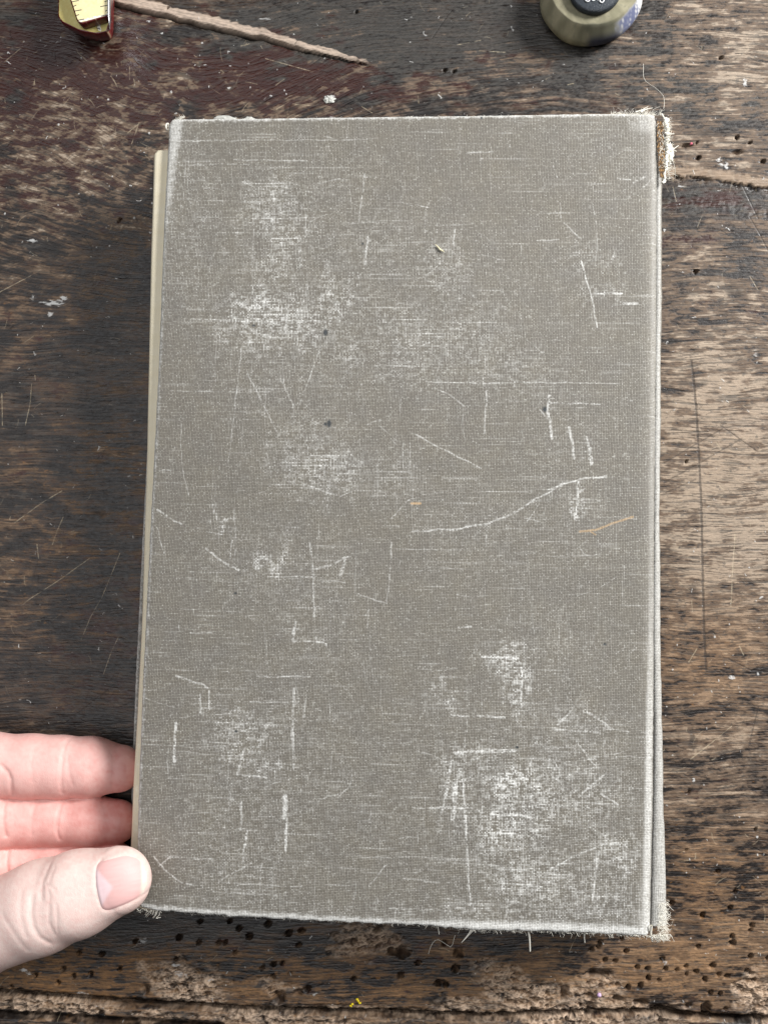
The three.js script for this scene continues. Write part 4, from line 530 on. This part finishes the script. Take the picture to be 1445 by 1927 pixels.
// ---------- round clay weight with a dark button ----------
const weight = thing('clay_disc', 'round greenish clay disc with blue rim and dark button on top', 'clay disc');
{
  const c = at(1111, -9, .004), prof = [[0, 0], [.0118, 0], [.0132, .0006], [.0141, .0022], [.0143, .0040], [.0139, .0054], [.0129, .0074], [.0122, .0086], [.0115, .0090], [.0090, .0091], [.0076, .0090], [.004, .0089], [0, .0089]].map(([r, y]) => new THREE.Vector2(r, y));
  const g = new THREE.LatheGeometry(new THREE.SplineCurve(prof).getPoints(70), 160), p = g.attributes.position, col = [], o = [0, 0, 0];
  const olive = S(126, 122, 100), sand = S(154, 148, 124), green = S(84, 88, 76), white = S(206, 206, 206), blue = S(58, 70, 116), navy = S(30, 36, 70);
  for (let i = 0; i < p.count; i++) { let x = p.getX(i), y = p.getY(i), z = p.getZ(i); const r = Math.hypot(x, z), a = Math.atan2(z, x), lob = 1 + .012 * Math.sin(3 * a + .6) + .008 * Math.sin(7 * a), nb = perlin(x * 420, z * 420 + y * 300);
    x *= lob; z *= lob; y += (y > .001 ? .00016 * nb + .0003 * perlin(x * 110, z * 110) : 0); p.setXYZ(i, c.x + x, y, c.z + z);
    const n = fbm(x * 260 + 3, z * 260, 4), n2 = fbm(x * 900, z * 900 + y * 500, 2), deg = a * 57.3; o[0] = olive[0]; o[1] = olive[1]; o[2] = olive[2]; mixTo(o, sand, clamp(.45 + 1.5 * n + .5 * n2, 0, 1)); mixTo(o, green, step(.2, .6, n2 + .3 * n) * .5);
    mixTo(o, green, .6 * step(.0113, .0122, r + .001 * n) * step(40, 62, deg + 20 * n) * (1 - step(92, 112, deg + 20 * n)));
    const rim = step(.0122, .0129, r + .0006 * n), pw = rim * step(-70, -50, deg + 14 * n) * (1 - step(50, 60, deg + 14 * n)); mixTo(o, white, pw * .9); mixTo(o, blue, pw * step(.0, .35, n2 + .3 + .6 * (step(10, 40, deg) - .6)) * .85); mixTo(o, navy, rim * step(52, 60, deg + 10 * n) * (1 - step(86, 100, deg)) * .8 * (1 - step(.004, .007, y)));
    col.push(...o); }
  g.setAttribute('color', new THREE.Float32BufferAttribute(col, 3)); const gm = mergeVertices(g); gm.computeVertexNormals();
  mesh('clay_body', gm, new THREE.MeshStandardMaterial({ vertexColors: true, roughness: .95 }), weight);
  const bc = at(1121, -28, .0118), bp = [[0, .0086], [.0066, .0086], [.0071, .0091], [.0073, .0100], [.0071, .0108], [.0066, .0112], [.0040, .0114], [0, .0115]].map(([r, y]) => new THREE.Vector2(r, y));
  const bg = new THREE.LatheGeometry(bp, 96); bg.translate(bc.x, 0, bc.z); const rub = texture(256, 256, (i, j, o) => { o[0] = o[1] = o[2] = .5 + .5 * (hash2(i >> 1, j >> 1) - .5); }); rub.wrapS = rub.wrapT = THREE.RepeatWrapping;
  const button = mesh('button', bg, new THREE.MeshStandardMaterial({ color: new THREE.Color().setRGB(...S(36, 44, 52)), roughness: .55, bumpMap: rub, bumpScale: .00012 }), weight);
  const ink = new THREE.MeshStandardMaterial({ color: new THREE.Color().setRGB(...S(226, 228, 228)), roughness: .6 }), stroke = []; const yb = .01148;
  for (const pts of [[[1100, -14], [1101, 0], [1106, 3], [1109, -1], [1107, -14]], [[1113, -12], [1114, 1], [1118, 0], [1122, -5], [1124, 1], [1125, -12]], [[1130, -12], [1134, -10], [1136, 0], [1132, 5], [1128, 2], [1130, -6], [1135, -2]]]) stroke.push(tube(pts.map(([a, b]) => at(a, b, yb)), .00018, .00018, 22, 5));
  mesh('lettering', mergeGeometries(stroke), ink, button);
}
// ---------- crumbs on the table and the cover ----------
const chipMat = new THREE.MeshStandardMaterial({ color: new THREE.Color().setRGB(...S(184, 184, 178)), roughness: .7 }), strawMat = new THREE.MeshStandardMaterial({ color: new THREE.Color().setRGB(...S(226, 218, 184)), roughness: .8 });
function crumbThing(name, label, category, g, m) { const o = mesh(name, g, m, scene); o.userData = { label, category }; return o; }
{ let p = at(620, 187, .0004); crumbThing('paint_chip', 'white chip lying on the bare dark wood by the long split', 'chip', lump(p.x, .0002, p.z, .0014, .00035, .0010, 2, .7), chipMat);
  p = at(424, 226, .001); crumbThing('paint_chip_001', 'long whitish flake under the top edge of the book', 'chip', lump(p.x, .0010, p.z, .0034, .0007, .0013, 6, .3), chipMat);
  p = at(469, 227, .001); crumbThing('paint_chip_002', 'short whitish flake beside the long flake under the book edge', 'chip', lump(p.x, .0009, p.z, .0019, .0007, .0011, 9, .35), chipMat);
  crumbThing('straw_fibre', 'tiny cream straw fibre lying on the grey cloth cover', 'fibre', mergeGeometries([tube([[819, 460], [825, 466], [829, 471]].map(([a, b]) => at(a, b, TOP + .0004)), .00008, .00026, 8, 6), tube([[829, 470], [832, 472], [836, 474]].map(([a, b]) => at(a, b, TOP + .0004)), .00026, .00006, 8, 6)]), strawMat);
  p = at(1300, 270, .0005); crumbThing('crumb', 'tiny pink crumb beside a dark gouge in the wood', 'crumb', lump(p.x, .0003, p.z, .0004, .0004, .0004, 4, .3, 8), new THREE.MeshStandardMaterial({ color: new THREE.Color().setRGB(...S(226, 120, 140)), roughness: .6 }));
  p = at(1127, 1873, .0008); crumbThing('bead', 'tiny lilac bead lodged in the crumbled wood', 'bead', lump(p.x, .0006, p.z, .0006, .0006, .0006, 4, .1, 8), new THREE.MeshStandardMaterial({ color: new THREE.Color().setRGB(...S(200, 170, 206)), roughness: .4 }));
  const ym = new THREE.MeshStandardMaterial({ color: new THREE.Color().setRGB(...S(220, 196, 30)), roughness: .6 }), g = []; for (const [a, b] of [[663, 1890], [674, 1884], [677, 1888], [672, 1881], [660, 1893]]) { const q = at(a, b, .0003); g.push(lump(q.x, .0002, q.z, .0004, .00025, .0003, a, .4, 6)); }
  crumbThing('yellow_crumbs', 'pinch of bright yellow specks on the brown wood', 'crumbs', mergeGeometries(g), ym).userData.kind = 'stuff'; }
renderer.render(scene, camera);
